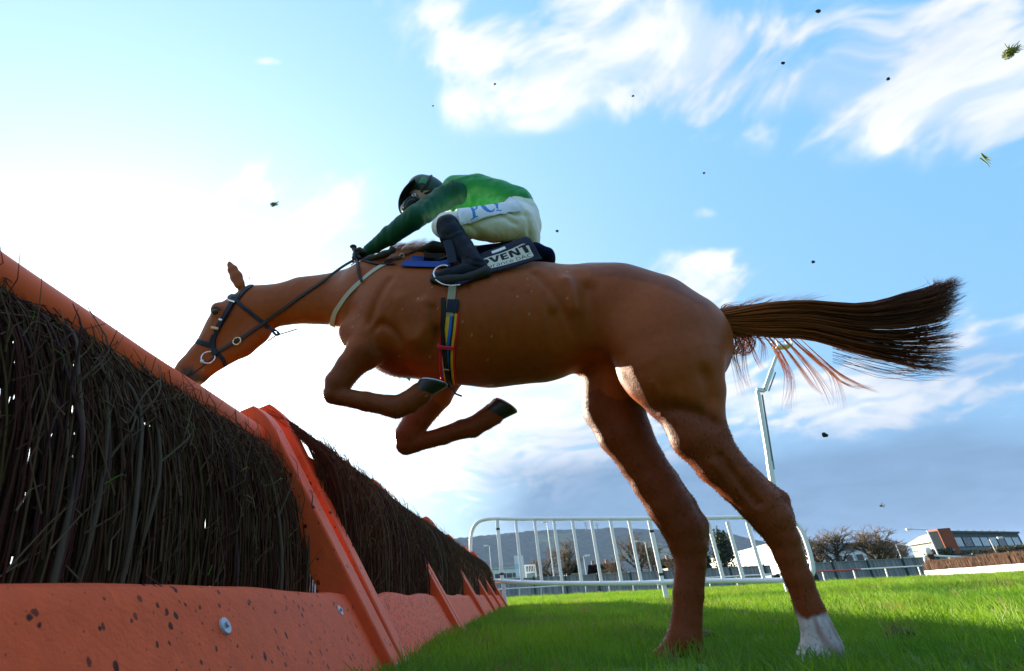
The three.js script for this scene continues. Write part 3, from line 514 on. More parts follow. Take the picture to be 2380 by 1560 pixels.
// ---------- hooves, eye, tail, mane ----------
function hoof(c0, c1, r0, r1, toe, zz, label) {
  const a = zq(c0[0], c0[1], zz), b = zq(c1[0], c1[1], zz), S = QS * axisDepth(a) / FPX, ax = b.clone().sub(a), n = ax.clone(), t = zq(toe[0], toe[1], zz).sub(b), tl = t.length(); t.normalize(); n.addScaledVector(t, -n.dot(t)).normalize(); const s = V().crossVectors(n, t);
  const P = [], ix = [], K = 26, R = 7; const ringP = (f, k, e = 0) => { const g = k / K * 6.2832, r = lerp(r0, r1, f) * S + 0.0012 * Math.sin(f * 22) + e, cs = Math.cos(g), el = cs > 0 ? lerp(1, Math.max(1, tl / (r1 * S)), f) : 0.92; return a.clone().addScaledVector(ax, f).addScaledVector(t, cs * r * el).addScaledVector(s, Math.sin(g) * r * 0.92); };
  for (let j = 0; j <= R; j++) for (let k = 0; k < K; k++) { const p = ringP(j / R, k); P.push(p.x, p.y, p.z); }
  for (let j = 0; j < R; j++) for (let k = 0; k < K; k++) { const k2 = (k + 1) % K; ix.push(j * K + k, j * K + k2, (j + 1) * K + k, j * K + k2, (j + 1) * K + k2, (j + 1) * K + k); }
  const c = P.length / 3; P.push(b.x - n.x * 0.008, b.y - n.y * 0.008, b.z - n.z * 0.008); for (let k = 0; k < K; k++) ix.push(R * K + k, R * K + (k + 1) % K, c);
  const g = new THREE.BufferGeometry(); g.setAttribute('position', new THREE.Float32BufferAttribute(P, 3)); g.setIndex(ix); const f = g.toNonIndexed(); g.computeVertexNormals();
  const h = part('hoof', place(g), std([0.022, 0.017, 0.014], 0.38, { side: THREE.DoubleSide }), HORSE);
  const q = []; for (let k = 3; k <= K - 3 + 0; k++) q.push(ringP(1, (k + K / 2) % K, -0.004).addScaledVector(n, 0.002)); const so = new Soup(); so.tube(curve(q, 60), 0.0048, 0.0048, 6, null, true);
  part('horseshoe', place(so.geo()), std([0.62, 0.63, 0.66], 0.28, { metalness: 0.95 }), h); return h;
}
hoof([981, 914], [1000, 891], 25, 31, [1041, 896], -1.95);
hoof([1144, 963], [1171, 942], 26, 31, [1202, 958], ZF);
hoof([1893, 1538], [1878, 1562], 36, 40, [1830, 1558], ZN);
hoof([1568, 1522], [1545, 1546], 32, 38, [1502, 1540], ZF);
{
  const e = horse.seen(498, 723), g = new THREE.SphereGeometry(0.021, 24, 16); g.scale(1, 0.85, 0.7);
  const m = part('eye', place(g.translate(e.x + 0.003, e.y, e.z - 0.007)), std([0.008, 0.006, 0.005], 0.08), HORSE);
  const lid = [], N = []; for (let k = 0; k <= 20; k++) { const a = 0.1 + k / 20 * 3.0, p = V(e.x + 0.003 + Math.cos(a) * 0.024, e.y + Math.sin(a) * 0.021, e.z + 0.0); lid.push(horse.onto(p, 0.001)); }
  const s = new Soup(); s.tube(lid, 0.0045, 0.0045, 6, null, true); part('eyelid', place(s.geo()), std([0.03, 0.014, 0.008], 0.6), m);
  const nn = horse.onto(zq(421, 857, -1.98), -0.002), ng = new THREE.SphereGeometry(0.016, 16, 10); ng.scale(1.2, 0.7, 0.4); ng.rotateZ(0.9); part('nostril', place(ng.translate(nn.x, nn.y, nn.z)), std([0.012, 0.008, 0.007], 0.7), HORSE);
  const mo = strapOn(horse, [[508, 820], [488, 838], [465, 856], [445, 872]], 0.006, 0.001, 0.0004, 24); part('mouth_line', place(mo), std([0.015, 0.01, 0.008], 0.8), HORSE);
}
{
  const s = new Soup(); const dark = [0.016, 0.006, 0.004]; const tz = (x, y) => [(2700 + x / 1.9833) / 1.721, (1000 + y / 1.9833) / 1.721], at = (x, y, z) => zq(...tz(x, y), z);
  const hair = (pts, r, c, z, n = 20) => { const jx = gauss() * 16, jy = gauss() * 14, m = pts.length - 1; s.tube(curve(pts.map(([x, y], k) => at(x + jx * k / m, y + jy * (k / m) + gauss() * 1.2, z + gauss() * 0.006 * k)), n), (f) => r * (f < 0.08 ? 0.6 + 5 * f : 1) * (f > 0.5 ? lerp(1, 0.12, (f - 0.5) / 0.5) : 1), 0, 4, c); }
  for (let k = 0; k < 1900; k++) {                      // the full streaming lock
    const up = rnd() < 0.7, cl = up ? Math.floor(rnd() * 14) / 14 * 0.46 : 0.5 + Math.floor(rnd() * 9) / 9 * 0.5, v = clamp(cl + gauss() * (up ? 0.02 : 0.009) + (k % 7 ? 0 : rr(-0.04, 0.04)), 0, 1), z = ZM + gauss() * 0.055, light = rnd();
    const ex = 2215 + gauss() * 65 + 110 * (noise(cl * 40, 3) - 0.5) - (rnd() < 0.5 ? Math.abs(gauss()) * 60 : rr(60, 380)) * (0.5 + v) + (v < 0.1 ? 20 : 0), ey = lerp(225, 1010, Math.pow(v, 1.15)) + gauss() * 26;
    const c0 = light < 0.4 ? [0.62, 0.19, 0.04] : [0.40, 0.115, 0.024], c1 = light < 0.25 ? [0.30, 0.085, 0.022] : [0.095, 0.028, 0.011], c = (f) => { const k = sst(0.2, 0.7, f); return [lerp(c0[0], c1[0], k), lerp(c0[1], c1[1], k), lerp(c0[2], c1[2], k)]; };
    hair([[140, 520 + v * 70], [420, lerp(490, 640, v)], [720, lerp(425, 700, v)], [1050, lerp(405, 720, v)], [1500, lerp(428, 850, v)], [1850, lerp(345, 940, v)], [lerp(2050, ex, 0.5), lerp(275, 985, Math.pow(v, 1.1)) + gauss() * 12], [ex, ey]], rr(0.0010, 0.0020), c, z);
  }
  for (let k = 0; k < 420; k++) {                       // body of the dock
    const v = rnd(), l = rr(500, 1100); hair([[120, 500 + v * 90], [360, lerp(470, 640, v)], [l * 0.75, lerp(430, 690, v)], [l, lerp(410, 720, v) + gauss() * 20]], rr(0.0014, 0.0028), rnd() < 0.5 ? [0.56, 0.18, 0.042] : [0.32, 0.1, 0.025], ZM + gauss() * 0.035, 12);
  }
  for (let k = 0; k < 90; k++) {                       // pale hairs curling under the root
    const a = rnd(); hair([[290 + a * 90, 590 + a * 30], [400 + a * 160, lerp(610, 660, a) + rr(0, 40)], [lerp(470, 640, a), rr(690, 760)], [lerp(430, 600, a), rr(790, 830)], [lerp(385, 520, a), rr(810, 850)]], rr(0.0008, 0.0015), [0.55, 0.2, 0.06], ZM + rr(-0.07, 0.05), 16);
  }
  for (const W of [[[440, 700], [450, 830], [480, 960], [530, 1170]], [[540, 760], [545, 850], [555, 960], [600, 1130]], [[470, 780], [490, 880], [520, 980], [575, 1090]], [[740, 720], [800, 800], [880, 950], [925, 1060], [880, 1250]], [[780, 730], [850, 850], [905, 980], [915, 1110], [905, 1290]], [[900, 740], [1010, 860], [1130, 1010], [1190, 1110], [1245, 1230]], [[960, 740], [1120, 880], [1250, 990], [1300, 1120], [1320, 1260]], [[850, 760], [960, 900], [1090, 1080], [1150, 1140]], [[1050, 800], [1200, 930], [1320, 1040], [1440, 1090], [1560, 1080]], [[600, 760], [640, 860], [700, 960]], [[690, 730], [700, 820], [690, 900]], [[1150, 850], [1300, 980], [1480, 1080], [1610, 1130]]])
    for (let k = 0; k < 16; k++) { const w = gauss() * 26, w2 = gauss() * 14; hair([[W[0][0] - 150, W[0][1] - 140], ...W].map(([x, y], i) => [x + w * (0.25 + 0.3 * i) + w2 * i * 0.3, y + w * 0.4]).slice(0, k % 4 ? 9 : W.length), rr(0.0005, 0.001), [0.6, 0.22, 0.07], ZM + gauss() * 0.03, 18); }
  for (let k = 0; k < 60; k++) { const x = rr(520, 1050); hair([[x - 60, 450], [x, 420], [x + rr(40, 120), 405 - rr(0, 45)], [x + rr(90, 230), 395 - rr(5, 70)]], 0.0006, [0.45, 0.2, 0.1], ZM + gauss() * 0.03, 8); }
  for (let k = 0; k < 40; k++) { const y = rr(700, 960); hair([[1250, y - 60], [1650, y + rr(0, 80)], [1950, y + rr(40, 110)], [2200, y + rr(-40, 130)]], rr(0.0008, 0.0014), rnd() < 0.3 ? [0.4, 0.16, 0.07] : [0.05, 0.02, 0.01], ZM + gauss() * 0.05, 14); }
  part('tail', place(s.geo()), phys([1, 1, 1], 0.6, { vertexColors: true, transmission: 0.4, thickness: 0, specularIntensity: 0.2 }), HORSE, null, 'stuff');
  const m = new Soup();
  for (let k = 0; k < 330; k++) { const x = rr(902, 990), b = horse.onto(zq(x, 588 + rr(-6, 10), ZM + rr(-0.03, 0.03)), -0.004), u = rr(0.02, 0.065); m.tube(curve([b, b.clone().add(V(rr(0, 0.02), u * 0.7, gauss() * 0.01)), b.clone().add(V(rr(0.02, 0.07), u, gauss() * 0.02))], 6), rr(0.001, 0.0018), 0.0004, 3, [0.42, 0.15, 0.06]); }
  part('mane', place(m.geo()), phys([1, 1, 1], 0.5, { vertexColors: true, transmission: 0.3, thickness: 0 }), HORSE, null, 'stuff');
}

// ---------- saddle, cloths and girth ----------
const leather = phys([0.012, 0.010, 0.010], 0.5, { specularIntensity: 0.45 }), navyLeather = phys([0.006, 0.012, 0.028], 0.45, { specularIntensity: 0.5 }), steel = std([0.7, 0.7, 0.72], 0.22, { metalness: 0.95 }), navy = phys([0.006, 0.010, 0.040], 0.9, { specularIntensity: 0.2 });
const seat = new Body(0.04);                           // bulk of pad and saddle on the horse's back
seat.chain(ZM, 1.9, 0.04, [[985, 606, 20], [1020, 596, 26], [1080, 600, 30], [1150, 604, 28], [1210, 602, 30], [1262, 604, 22]]);
const onBack = new Body(0.05); const flank = new Body(0.04); flank.chain(-1.9, 0.55, 0.04, [[1062, 645, 34], [1140, 625, 42], [1222, 598, 40], [1245, 600, 24]]); onBack.pr = [...horse.pr, ...seat.pr, ...flank.pr];
const SAD = thing('racing_saddle', 'small dark racing saddle girthed on the chestnut horse over its cloths', 'saddle', V(zq(1080, 600, ZM).x, 1.8, ZM));
const ps = (n, g, m, l) => part(n, place(g, SAD), m, SAD, l);
{
  const pad = new Body(0.03); pad.chain(ZM, 2.2, 0.03, [[1120, 604, 22], [1190, 600, 25], [1245, 602, 24], [1272, 604, 19]]);
  const CL = thing('navy_saddle_pad', 'thick navy felt pad showing behind the rider on the horse', 'saddle pad', V(zq(1240, 600, ZM).x, 1.8, ZM));
  part('felt', place(pad.mesh(0.007), CL), navy, CL);
  const tree = new Body(0.03); tree.chain(ZM, 1.6, 0.03, [[978, 592, 13], [1010, 582, 17], [1060, 588, 17], [1120, 590, 15], [1165, 582, 14]]);
  ps('seat', tree.mesh(0.006), leather);
  ps('saddle_flap', clothOn(onBack, [[1000, 586], [1085, 600], [1086, 640], [992, 604]], 10, 8, 0.018, 0.008), leather);
  ps('knee_roll', strapOn(onBack, [[986, 602], [1008, 606], [1040, 606]], 0.035, 0.02, 0.02, 16), leather);
}
{
  const blue = solo('blue_saddle_cloth', clothOn(onBack, [[958, 598], [1050, 592], [1048, 624], [932, 622]], 16, 10, 0.008, 0.004), std([0.012, 0.06, 0.33], 0.75), 'bright blue cloth corner under the front of the saddle', 'saddle cloth');
  const c = document.createElement('canvas'); c.width = 1024; c.height = 512; const g = c.getContext('2d');
  g.fillStyle = '#0c1430'; g.fillRect(0, 0, 1024, 512);
  g.fillStyle = '#d9d6c6'; g.beginPath(); g.roundRect(130, 140, 830, 280, 52); g.fill();
  g.fillStyle = '#f4f4f4'; g.fillRect(500, 40, 200, 56);
  g.fillStyle = '#1c1426'; g.textBaseline = 'alphabetic'; g.font = 'bold 178px sans-serif'; g.lineWidth = 7; g.strokeStyle = '#1c1426'; g.save(); g.translate(150, 290); g.scale(1.2, 1); g.fillText('ADVENT', 0, 0); g.strokeText('ADVENT', 0, 0); g.restore();
  g.font = '112px sans-serif'; g.fillText('Insurance DAC', 235, 400, 710);
  const t = new THREE.CanvasTexture(c); t.colorSpace = THREE.SRGBColorSpace; t.magFilter = THREE.LinearFilter;
  solo('number_cloth', clothOn(onBack, [[1062, 618], [1223, 561], [1258, 610], [1062, 672]], 30, 16, 0.014, 0.005), std(0xffffff, 0.8, { map: t }), 'navy number cloth with a cream lettered panel behind the boot', 'number cloth');
}
{
  const GZ = (a) => a.map(([x, y]) => [(1200 + x / 2.38) / 1.721, (1200 + y / 2.38) / 1.721]);
  const st = dataTex(64, 4, (x) => { const f = x / 64; return f < 0.12 ? [0.86, 0.04, 0.1] : f < 0.26 ? [0.88, 0.70, 0.08] : f < 0.36 ? [0.05, 0.06, 0.08] : f < 0.54 ? [0.08, 0.42, 0.82] : f < 0.76 ? [0.92, 0.72, 0.08] : f < 0.83 ? [0.48, 0.2, 0.55] : [0.9, 0.03, 0.1]; }, true);
  ps('girth_elastic', strapOn(horse, GZ([[1440, 110], [1425, 260], [1405, 420], [1398, 560], [1405, 680], [1425, 790]]), 0.07, 0.006, 0.002, 40), std(0xffffff, 0.75, { map: st }));
  ps('girth_strap', strapOn(horse, [[1054, 640], [1052, 668], [1049, 696], [1047, 716], [1046, 736]], 0.034, 0.005, 0.004, 24), std([0.34, 0.31, 0.21], 0.8));
  ps('girth_strap', strapOn(horse, GZ([[1366, -10], [1370, 100], [1368, 250], [1372, 420], [1385, 560], [1405, 700], [1430, 800]]), 0.02, 0.005, 0.009, 40), leather);
  ps('buckle_guard', strapOn(horse, GZ([[1462, 5], [1458, 60], [1450, 122]]), 0.048, 0.008, 0.006, 14), navyLeather);
  ps('girth_keeper', strapOn(horse, GZ([[1330, 436], [1395, 445], [1466, 452]]), 0.016, 0.006, 0.012, 14), std([0.62, 0.02, 0.035], 0.6));
  ps('buckle', strapOn(horse, GZ([[1372, 630], [1398, 632], [1425, 640]]), 0.006, 0.006, 0.014, 10), steel);
  ps('strap_end', tubeGeo(curve(GZ([[1420, 780], [1440, 830], [1480, 890], [1540, 915]]).map(([x, y]) => zq(x, y, -1.86)), 16), 0.004, 6), leather);
}

// ---------- bridle, reins and breastplate ----------
{
  const BZ = (a) => a.map(([x, y]) => [(640 + x / 3.546) / 1.721, (1100 + y / 3.546) / 1.721]);
  const B = thing('bridle', 'dark leather bridle with a silver bit ring on the chestnut head', 'bridle', horse.seen(540, 720)), pb = (n, g, m = navyLeather) => part(n, place(g, B), m, B);
  pb('headpiece', strapOn(horse, BZ([[1300, 150], [1240, 190], [1180, 240], [1130, 300], [1090, 350]]), 0.03, 0.005, 0.002, 24));
  pb('browband', strapOn(horse, BZ([[945, 305], [1000, 305], [1060, 308], [1130, 318]]), 0.022, 0.005, 0.004, 20));
  const cp = pb('cheek_strap', strapOn(horse, BZ([[1075, 340], [1020, 420], [930, 580], [840, 730], [800, 820], [770, 930], [765, 1040], [785, 1110]]), (f) => f < 0.55 ? 0.03 : 0.019, 0.006, 0.003, 44));
  pb('cheek_strap', strapOn(horse, BZ([[1045, 420], [985, 520], [900, 660], [860, 740]]), 0.015, 0.006, 0.010, 24));
  pb('cheek_strap', strapOn(horse, BZ([[760, 850], [730, 930], [720, 1000]]), 0.013, 0.005, 0.004, 14));
  for (const [a, b] of [[[990, 385], [1085, 410]], [[860, 645], [905, 660]]]) part('buckle', place(strapOn(horse, BZ([a, [(a[0] + b[0]) / 2, (a[1] + b[1]) / 2], b]), 0.009, 0.005, 0.014, 8), B), steel, B);
  part('strap_keeper', place(strapOn(horse, BZ([[755, 755], [800, 762], [848, 772]]), 0.012, 0.006, 0.012, 8), B), std([0.8, 0.48, 0.2], 0.6), B);
  pb('throatlash', strapOn(horse, BZ([[1090, 360], [1150, 430], [1260, 515], [1350, 590], [1450, 670], [1540, 750]]), 0.017, 0.005, 0.003, 36));
  pb('throatlash', ribbon(curve(BZ([[1540, 750], [1600, 800], [1650, 850], [1690, 840], [1640, 790], [1590, 770]]).map(([x, y]) => zq(x, y, -2.02)), 20), Array(21).fill(V(0, 0, 1)), 0.011, 0.004));
  pb('noseband', strapOn(horse, BZ([[535, 945], [590, 960], [650, 980], [725, 1000], [790, 1010]]), 0.024, 0.006, 0.003, 24));
  pb('chin_strap', strapOn(horse, BZ([[800, 1090], [850, 1150], [900, 1210], [925, 1280]]), 0.018, 0.005, 0.003, 16));
  const bc = horse.seen(...BZ([[705, 1185]])[0]), mw = bc.clone(), rg = new THREE.TorusGeometry(0.030, 0.0034, 10, 48); rg.rotateY(0.25); rg.translate(mw.x, mw.y, mw.z + 0.012);
  pb('bit_ring', rg, steel); const bb = horse.seen(...BZ([[615, 1235]])[0]); pb('bit_mouthpiece', new THREE.SphereGeometry(0.0105, 16, 12).translate(bb.x, bb.y, bb.z + 0.008), steel);
  pb('ring_loop', strapOn(horse, BZ([[770, 1075], [800, 1105], [800, 1140]]), 0.028, 0.012, 0.004, 10));

  const R = thing('reins', 'dark leather reins running from the bit to the rider\'s gloved hands', 'reins', horse.seen(600, 770)), pr = (n, g, m = leather) => part(n, place(g, R), m, R);
  pr('rein', strapOn(horse, [...BZ([[790, 1110], [900, 1055], [1050, 965], [1180, 890], [1400, 740], [1600, 590], [1790, 460]]), [709, 684], [740, 663], [764, 647]], 0.017, 0.005, 0.006, 80), std([0.022, 0.017, 0.014], 0.6));
  { const a = horse.onto(horse.seen(764, 647), 0.006), b = zq(836, 598, -1.975), C = curve([a, a.clone().lerp(b, 0.5).add(V(0, 0.004, 0.004)), b], 14); pr('rein', ribbon(C, C.map(() => V(0.1, 0.2, 1).normalize()), 0.015, 0.005), std([0.022, 0.017, 0.014], 0.6)); }
  const mr = horse.seen(...BZ([[1112, 955]])[0]); pr('martingale_ring', new THREE.TorusGeometry(0.0185, 0.003, 8, 36).translate(mr.x, mr.y, mr.z + 0.014), std([0.72, 0.63, 0.42], 0.25, { metalness: 0.9 }));
  { const a = horse.seen(...BZ([[1500, 960]])[0]) || zq(618, 800, -2.0); pr('martingale_strap', tubeGeo([zq(...BZ([[1520, 945]])[0], -2.03), zq(...BZ([[1640, 860]])[0], -2.04), zq(690, 765, -2.05)], 0.0028, 6), std([0.3, 0.1, 0.05], 0.6)); }
  pr('rein', strapOn(horse, [[812, 612], [830, 606], [860, 611], [893, 616], [920, 616]], 0.013, 0.004, 0.004, 24), navyLeather);

  const P = thing('breastplate', 'cream webbing breastplate strap around the base of the horse\'s neck', 'breastplate', horse.seen(820, 680)), Z1 = (a) => a.map(([x, y]) => [(600 + x / 1.9833) / 1.721, (900 + y / 1.9833) / 1.721]);
  const pp = (n, g, m) => part(n, place(g, P), m, P);
  pp('webbing', strapOn(horse, Z1([[1452, 800], [1450, 770], [1470, 700], [1520, 620], [1600, 520], [1690, 435], [1790, 355], [1880, 308]]), 0.026, 0.004, 0.002, 60), std([0.46, 0.42, 0.33], 0.85));
  pp('strap', strapOn(horse, Z1([[1870, 312], [1940, 275], [2000, 252], [2080, 222], [2160, 200], [2230, 186]]), (f) => f < 0.35 ? 0.022 : 0.011, 0.005, 0.004, 36), leather);
  const bk = horse.seen(...Z1([[2000, 252]])[0]); pp('buckle', new THREE.TorusGeometry(0.011, 0.002, 6, 20).translate(bk.x, bk.y, bk.z + 0.01), steel);
  pp('neck_strap', strapOn(horse, Z1([[1600, 285], [1640, 290], [1656, 340], [1665, 400], [1690, 455]]), 0.014, 0.005, 0.008, 24), leather);
}
// ---------- the rider ----------
const JK = thing('person', 'rider in green silks, white breeches and black boots crouched over the galloping horse', 'person', zq(1120, 520, ZM));
const pj = (n, g, m, l, parent = JK) => part(n, place(g, JK), m, parent, l);
const folds = (sx, sy, a) => (x, y, z) => a * (fbm(x * sx + y * sy * 0.4, y * sy - x * sx * 0.3, z * 7, 3) - 0.5);
{
  const cloth = dataTex(128, 128, (x, y) => 0.5 + 0.25 * Math.sin(x * 1.57) * Math.sin(y * 1.57) + 0.25 * (rnd() - 0.5)); cloth.repeat.set(28, 28);
  const FA = -2.2;
  // skin: one continuous figure under the clothes
  const b = new Body(0.03);
  b.chain(ZM, 1.6, 0.04, [[1205, 518, 26], [1150, 484, 22], [1100, 466, 24], [1062, 460, 24]]);
  b.chain(ZM, 1.0, 0.02, [[1055, 458, 20], [1022, 456, 18], [1000, 456, 20]]).chain(ZM + 0.02, 0.95, 0.02, [[992, 452, 33], [975, 465, 27], [965, 478, 20]]);
  b.chain(ZM + 0.03, 0.6, 0.008, [[953, 470, 7], [946, 480, 6]]);                            // nose
  b.chain(-1.93, 1, 0.02, [[1058, 450, 17, -1.96], [1030, 462, 17, -1.95], [965, 505, 15, -1.86], [862, 581, 9, -1.98], [842, 592, 8, -1.99]]).chain(FA, 1, 0.02, [[1058, 450, 15], [968, 505, 13], [864, 581, 8, -2.14], [845, 592, 7, -2.13]]);
  const leg = (z0, z1, z2) => b.chain(z0, 1, 0.03, [[1195, 520, 34, z0], [1038, 526, 16, z1]]).chain(z1, 1, 0.02, [[1042, 532, 17], [1075, 576, 14], [1102, 613, 9, z2], [1078, 633, 8, z2], [1024, 643, 5, z2]]);
  leg(-1.98, -1.84, -1.8);
  const lo = b.pr.length; leg(-1.98, -1.84, -1.8); for (let i = lo; i < b.pr.length; i++) { const c = b.pr[i]; c.az = 2 * ZM * c.s - c.az; c.bz = -c.bz; }
  pj('body', b.mesh(0.0065), phys([0.55, 0.29, 0.21], 0.5));
  // jersey: body panel and sleeves
  const j = new Body(0.03); j.chain(ZM, 1.75, 0.05, [[1062, 466, 40], [1110, 464, 40], [1160, 474, 38], [1205, 490, 37]]); j.chain(ZM, 1, 0.03, [[1072, 446, 28], [1120, 445, 26], [1165, 452, 20]]);
  j.groove(-1.9, 0.007, 0.012, [[1085, 492], [1110, 470], [1150, 460]]).groove(-1.9, 0.006, 0.012, [[1120, 494], [1160, 470], [1200, 466]]);
  j.groove(-1.9, 0.006, 0.010, [[1080, 475], [1092, 450], [1090, 432]]).groove(-1.9, 0.005, 0.009, [[1140, 488], [1175, 470], [1210, 468]]);
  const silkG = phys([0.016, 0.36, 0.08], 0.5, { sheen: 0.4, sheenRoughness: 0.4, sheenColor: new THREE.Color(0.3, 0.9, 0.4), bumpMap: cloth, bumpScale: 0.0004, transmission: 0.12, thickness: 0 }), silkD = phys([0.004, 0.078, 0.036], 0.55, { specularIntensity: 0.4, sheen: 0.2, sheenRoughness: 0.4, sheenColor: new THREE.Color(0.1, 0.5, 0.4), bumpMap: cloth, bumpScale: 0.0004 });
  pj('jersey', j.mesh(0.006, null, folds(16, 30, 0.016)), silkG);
  const sl = (z0, z1, z2, k) => { const s = new Body(0.02); s.chain(z0, 0.95, 0.02, [[1058, 449, 29 * k], [1030, 462, 29 * k], [965, 505, 28 * k, z1], [910, 545, 23 * k, (z1 + z2) / 2], [862, 580, 15 * k, z2], [855, 586, 12 * k, z2]]);
    s.groove(-1.8, 0.005, 0.008, [[990, 500], [950, 520], [910, 552]]).groove(-1.8, 0.004, 0.008, [[1000, 488], [960, 508], [930, 518]]).groove(-1.8, 0.004, 0.007, [[960, 525], [920, 548], [880, 575]]).groove(-1.8, 0.004, 0.008, [[1050, 462], [1015, 485], [985, 492]]); return s; };
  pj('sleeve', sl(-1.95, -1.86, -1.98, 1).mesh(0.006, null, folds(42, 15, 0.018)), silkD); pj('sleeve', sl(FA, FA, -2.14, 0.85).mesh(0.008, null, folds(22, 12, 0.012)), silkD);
  // breeches
  const br = new Body(0.04), thigh = (sgn) => { const n = br.pr.length; br.chain(-1.98, 1, 0.04, [[1196, 520, 47], [1120, 523, 37, -1.9], [1036, 523, 28, -1.84], [1026, 528, 24, -1.84]]); if (sgn < 0) for (let i = n; i < br.pr.length; i++) { const c = br.pr[i]; c.az = 2 * ZM * c.s - c.az; c.bz = -c.bz; } };
  br.chain(ZM, 1.3, 0.05, [[1205, 508, 48], [1210, 528, 48], [1216, 552, 40]]); thigh(1); thigh(-1);
  br.groove(-1.9, 0.008, 0.012, [[1160, 492], [1195, 505], [1215, 500]]).groove(-1.9, 0.006, 0.011, [[1150, 505], [1180, 518], [1200, 520]]).groove(-1.9, 0.006, 0.010, [[1055, 540], [1090, 545], [1140, 556], [1190, 552]]).groove(-1.9, -0.003, 0.006, [[1156, 570], [1190, 548], [1230, 538], [1256, 545]]).groove(-1.9, 0.007, 0.012, [[1205, 480], [1222, 500], [1230, 520]]);
  const white = phys([0.86, 0.84, 0.78], 0.65, { sheen: 0.2, bumpMap: cloth, bumpScale: 0.0003 });
  pj('breeches', br.mesh(0.006, null, folds(18, 22, 0.014)), white);
  // lettered patch on the thigh
  { const c = document.createElement('canvas'); c.width = 1024; c.height = 320; const g = c.getContext('2d'); g.fillStyle = '#dfe3ee'; g.fillRect(0, 0, 1024, 320); g.strokeStyle = '#b9bdc9'; g.lineWidth = 8; g.strokeRect(4, 4, 1016, 312); g.fillStyle = '#2f7fd0'; g.font = 'bold 215px serif'; g.save(); g.translate(180, 282); g.scale(1.45, 1); g.fillText('PCI', 0, 0); g.restore(); g.font = '28px serif'; g.fillStyle = '#3a78b8'; g.fillText('Insurance', 190, 309, 250);
    const t = new THREE.CanvasTexture(c); t.colorSpace = THREE.SRGBColorSpace; t.magFilter = THREE.LinearFilter;
    pj('sponsor_patch', clothOn(br, [[1050, 488], [1188, 462], [1210, 492], [1064, 526]], 26, 10, 0.012, 0.001), std(0xffffff, 0.7, { map: t })); }
  // boots
  const boot = (m) => { const s = new Body(0.02); s.chain(-1.83, 1, 0.02, [[1040, 526, 29], [1050, 545, 29], [1076, 578, 26], [1104, 612, 21, -1.81]]).chain(-1.81, 0.8, 0.02, [[1116, 622, 19], [1078, 631, 20], [1038, 640, 17], [1012, 645, 12]]);
    s.groove(-1.75, 0.004, 0.006, [[1085, 590], [1100, 598], [1118, 600]]).groove(-1.75, 0.004, 0.006, [[1080, 600], [1098, 608], [1118, 610]]).groove(-1.75, -0.003, 0.005, [[1014, 532], [1045, 540], [1072, 528]]);
    if (m) for (const c of s.pr) { c.az = 2 * ZM * c.s - c.az; c.bz = -c.bz; } return s; };
  const bm = phys([0.004, 0.008, 0.018], 0.4, { specularIntensity: 0.32, clearcoat: 0.0, clearcoatRoughness: 0.3 });
  for (const m of [0, 1]) { const s = boot(m), B = pj('boot', s.mesh(0.0055, null, folds(26, 26, 0.004)), bm), so = new Body(0.01); so.chain(-1.81, 0.95, 0.01, [[1128, 632, 16], [1090, 645, 13], [1040, 652, 15], [1008, 650, 10]]); if (m) for (const c of so.pr) { c.az = 2 * ZM * c.s - c.az; c.bz = -c.bz; } pj('sole', so.mesh(0.006), std([0.012, 0.012, 0.012], 0.6), null, B); }
  { const p = curve([[1011, 645], [1008, 635], [1012, 626], [1020, 620], [1031, 617], [1041, 619]].map(([x, y]) => zq(x, y, -1.765)), 24), s = new Soup(); s.tube(p, 0.0042, 0.0042, 8, null, true); const q = curve([[1012, 650], [1030, 661], [1052, 664], [1070, 662]].map(([x, y]) => zq(x, y, -1.785)), 16); s.tube(q, 0.0035, 0.0035, 8, null, true); const st = s.geo();
    const SI = thing('stirrup', 'polished steel stirrup iron around the rider\'s boot with its leather', 'stirrup', zq(1030, 630, -1.77)); part('iron', place(st, SI), steel, SI);
    const b2 = new Body(0.02); b2.chain(-1.81, 1, 0.02, [[1045, 560, 22], [1056, 600, 18]]); const C = curve([[1040, 560], [1046, 580], [1050, 598], [1052, 612]].map(([x, y]) => zq(x, y, -1.79)), 14);
    part('stirrup_leather', place(ribbon(C, C.map(() => V(0.1, 0.1, 1).normalize()), 0.04, 0.006), SI), navyLeather, SI); }
  // helmet with peak, goggles and straps
  const he = new Body(0.02); he.chain(ZM + 0.01, 1.02, 0.02, [[990, 447, 39], [982, 444, 37]]); he.chain(ZM + 0.01, 1, 0.03, [[1010, 452, 30]]);
  he.cap(zq(1000, 492, ZM - 0.3), zq(1000, 492, ZM + 0.3), 0.068, 0.068, 1, 0.012, true);
  const H = pj('helmet', he.mesh(0.005), phys([0.012, 0.050, 0.036], 0.5, { sheen: 0.4, sheenColor: new THREE.Color(0.2, 0.5, 0.4) }));
  { const P = [], ix = [], uv = []; const hc = zq(960, 452, ZM + 0.01), dn = V(-0.80, -0.60, 0), sd = V(0, 0, 1), n = 20, m = 6; for (const off of [0, -0.008]) for (let i = 0; i <= n; i++) for (let k = 0; k <= m; k++) { const a = lerp(-1.35, 1.35, i / n), f = k / m, rI = 0.086, rO = 0.086 + 0.085 * Math.pow(Math.cos(a * 0.9), 0.6); const r = lerp(rI, rO, f), p = hc.clone().addScaledVector(dn, r * Math.cos(a) - 0.055 + 0.0).addScaledVector(sd, r * Math.sin(a)).add(V(-0.012, 0.016, 0).multiplyScalar(-f * f * 1.2)).add(V(-0.012 * off, off, 0)); P.push(p.x, p.y + 0.012 * Math.sin(a) ** 2 * -1, p.z); }
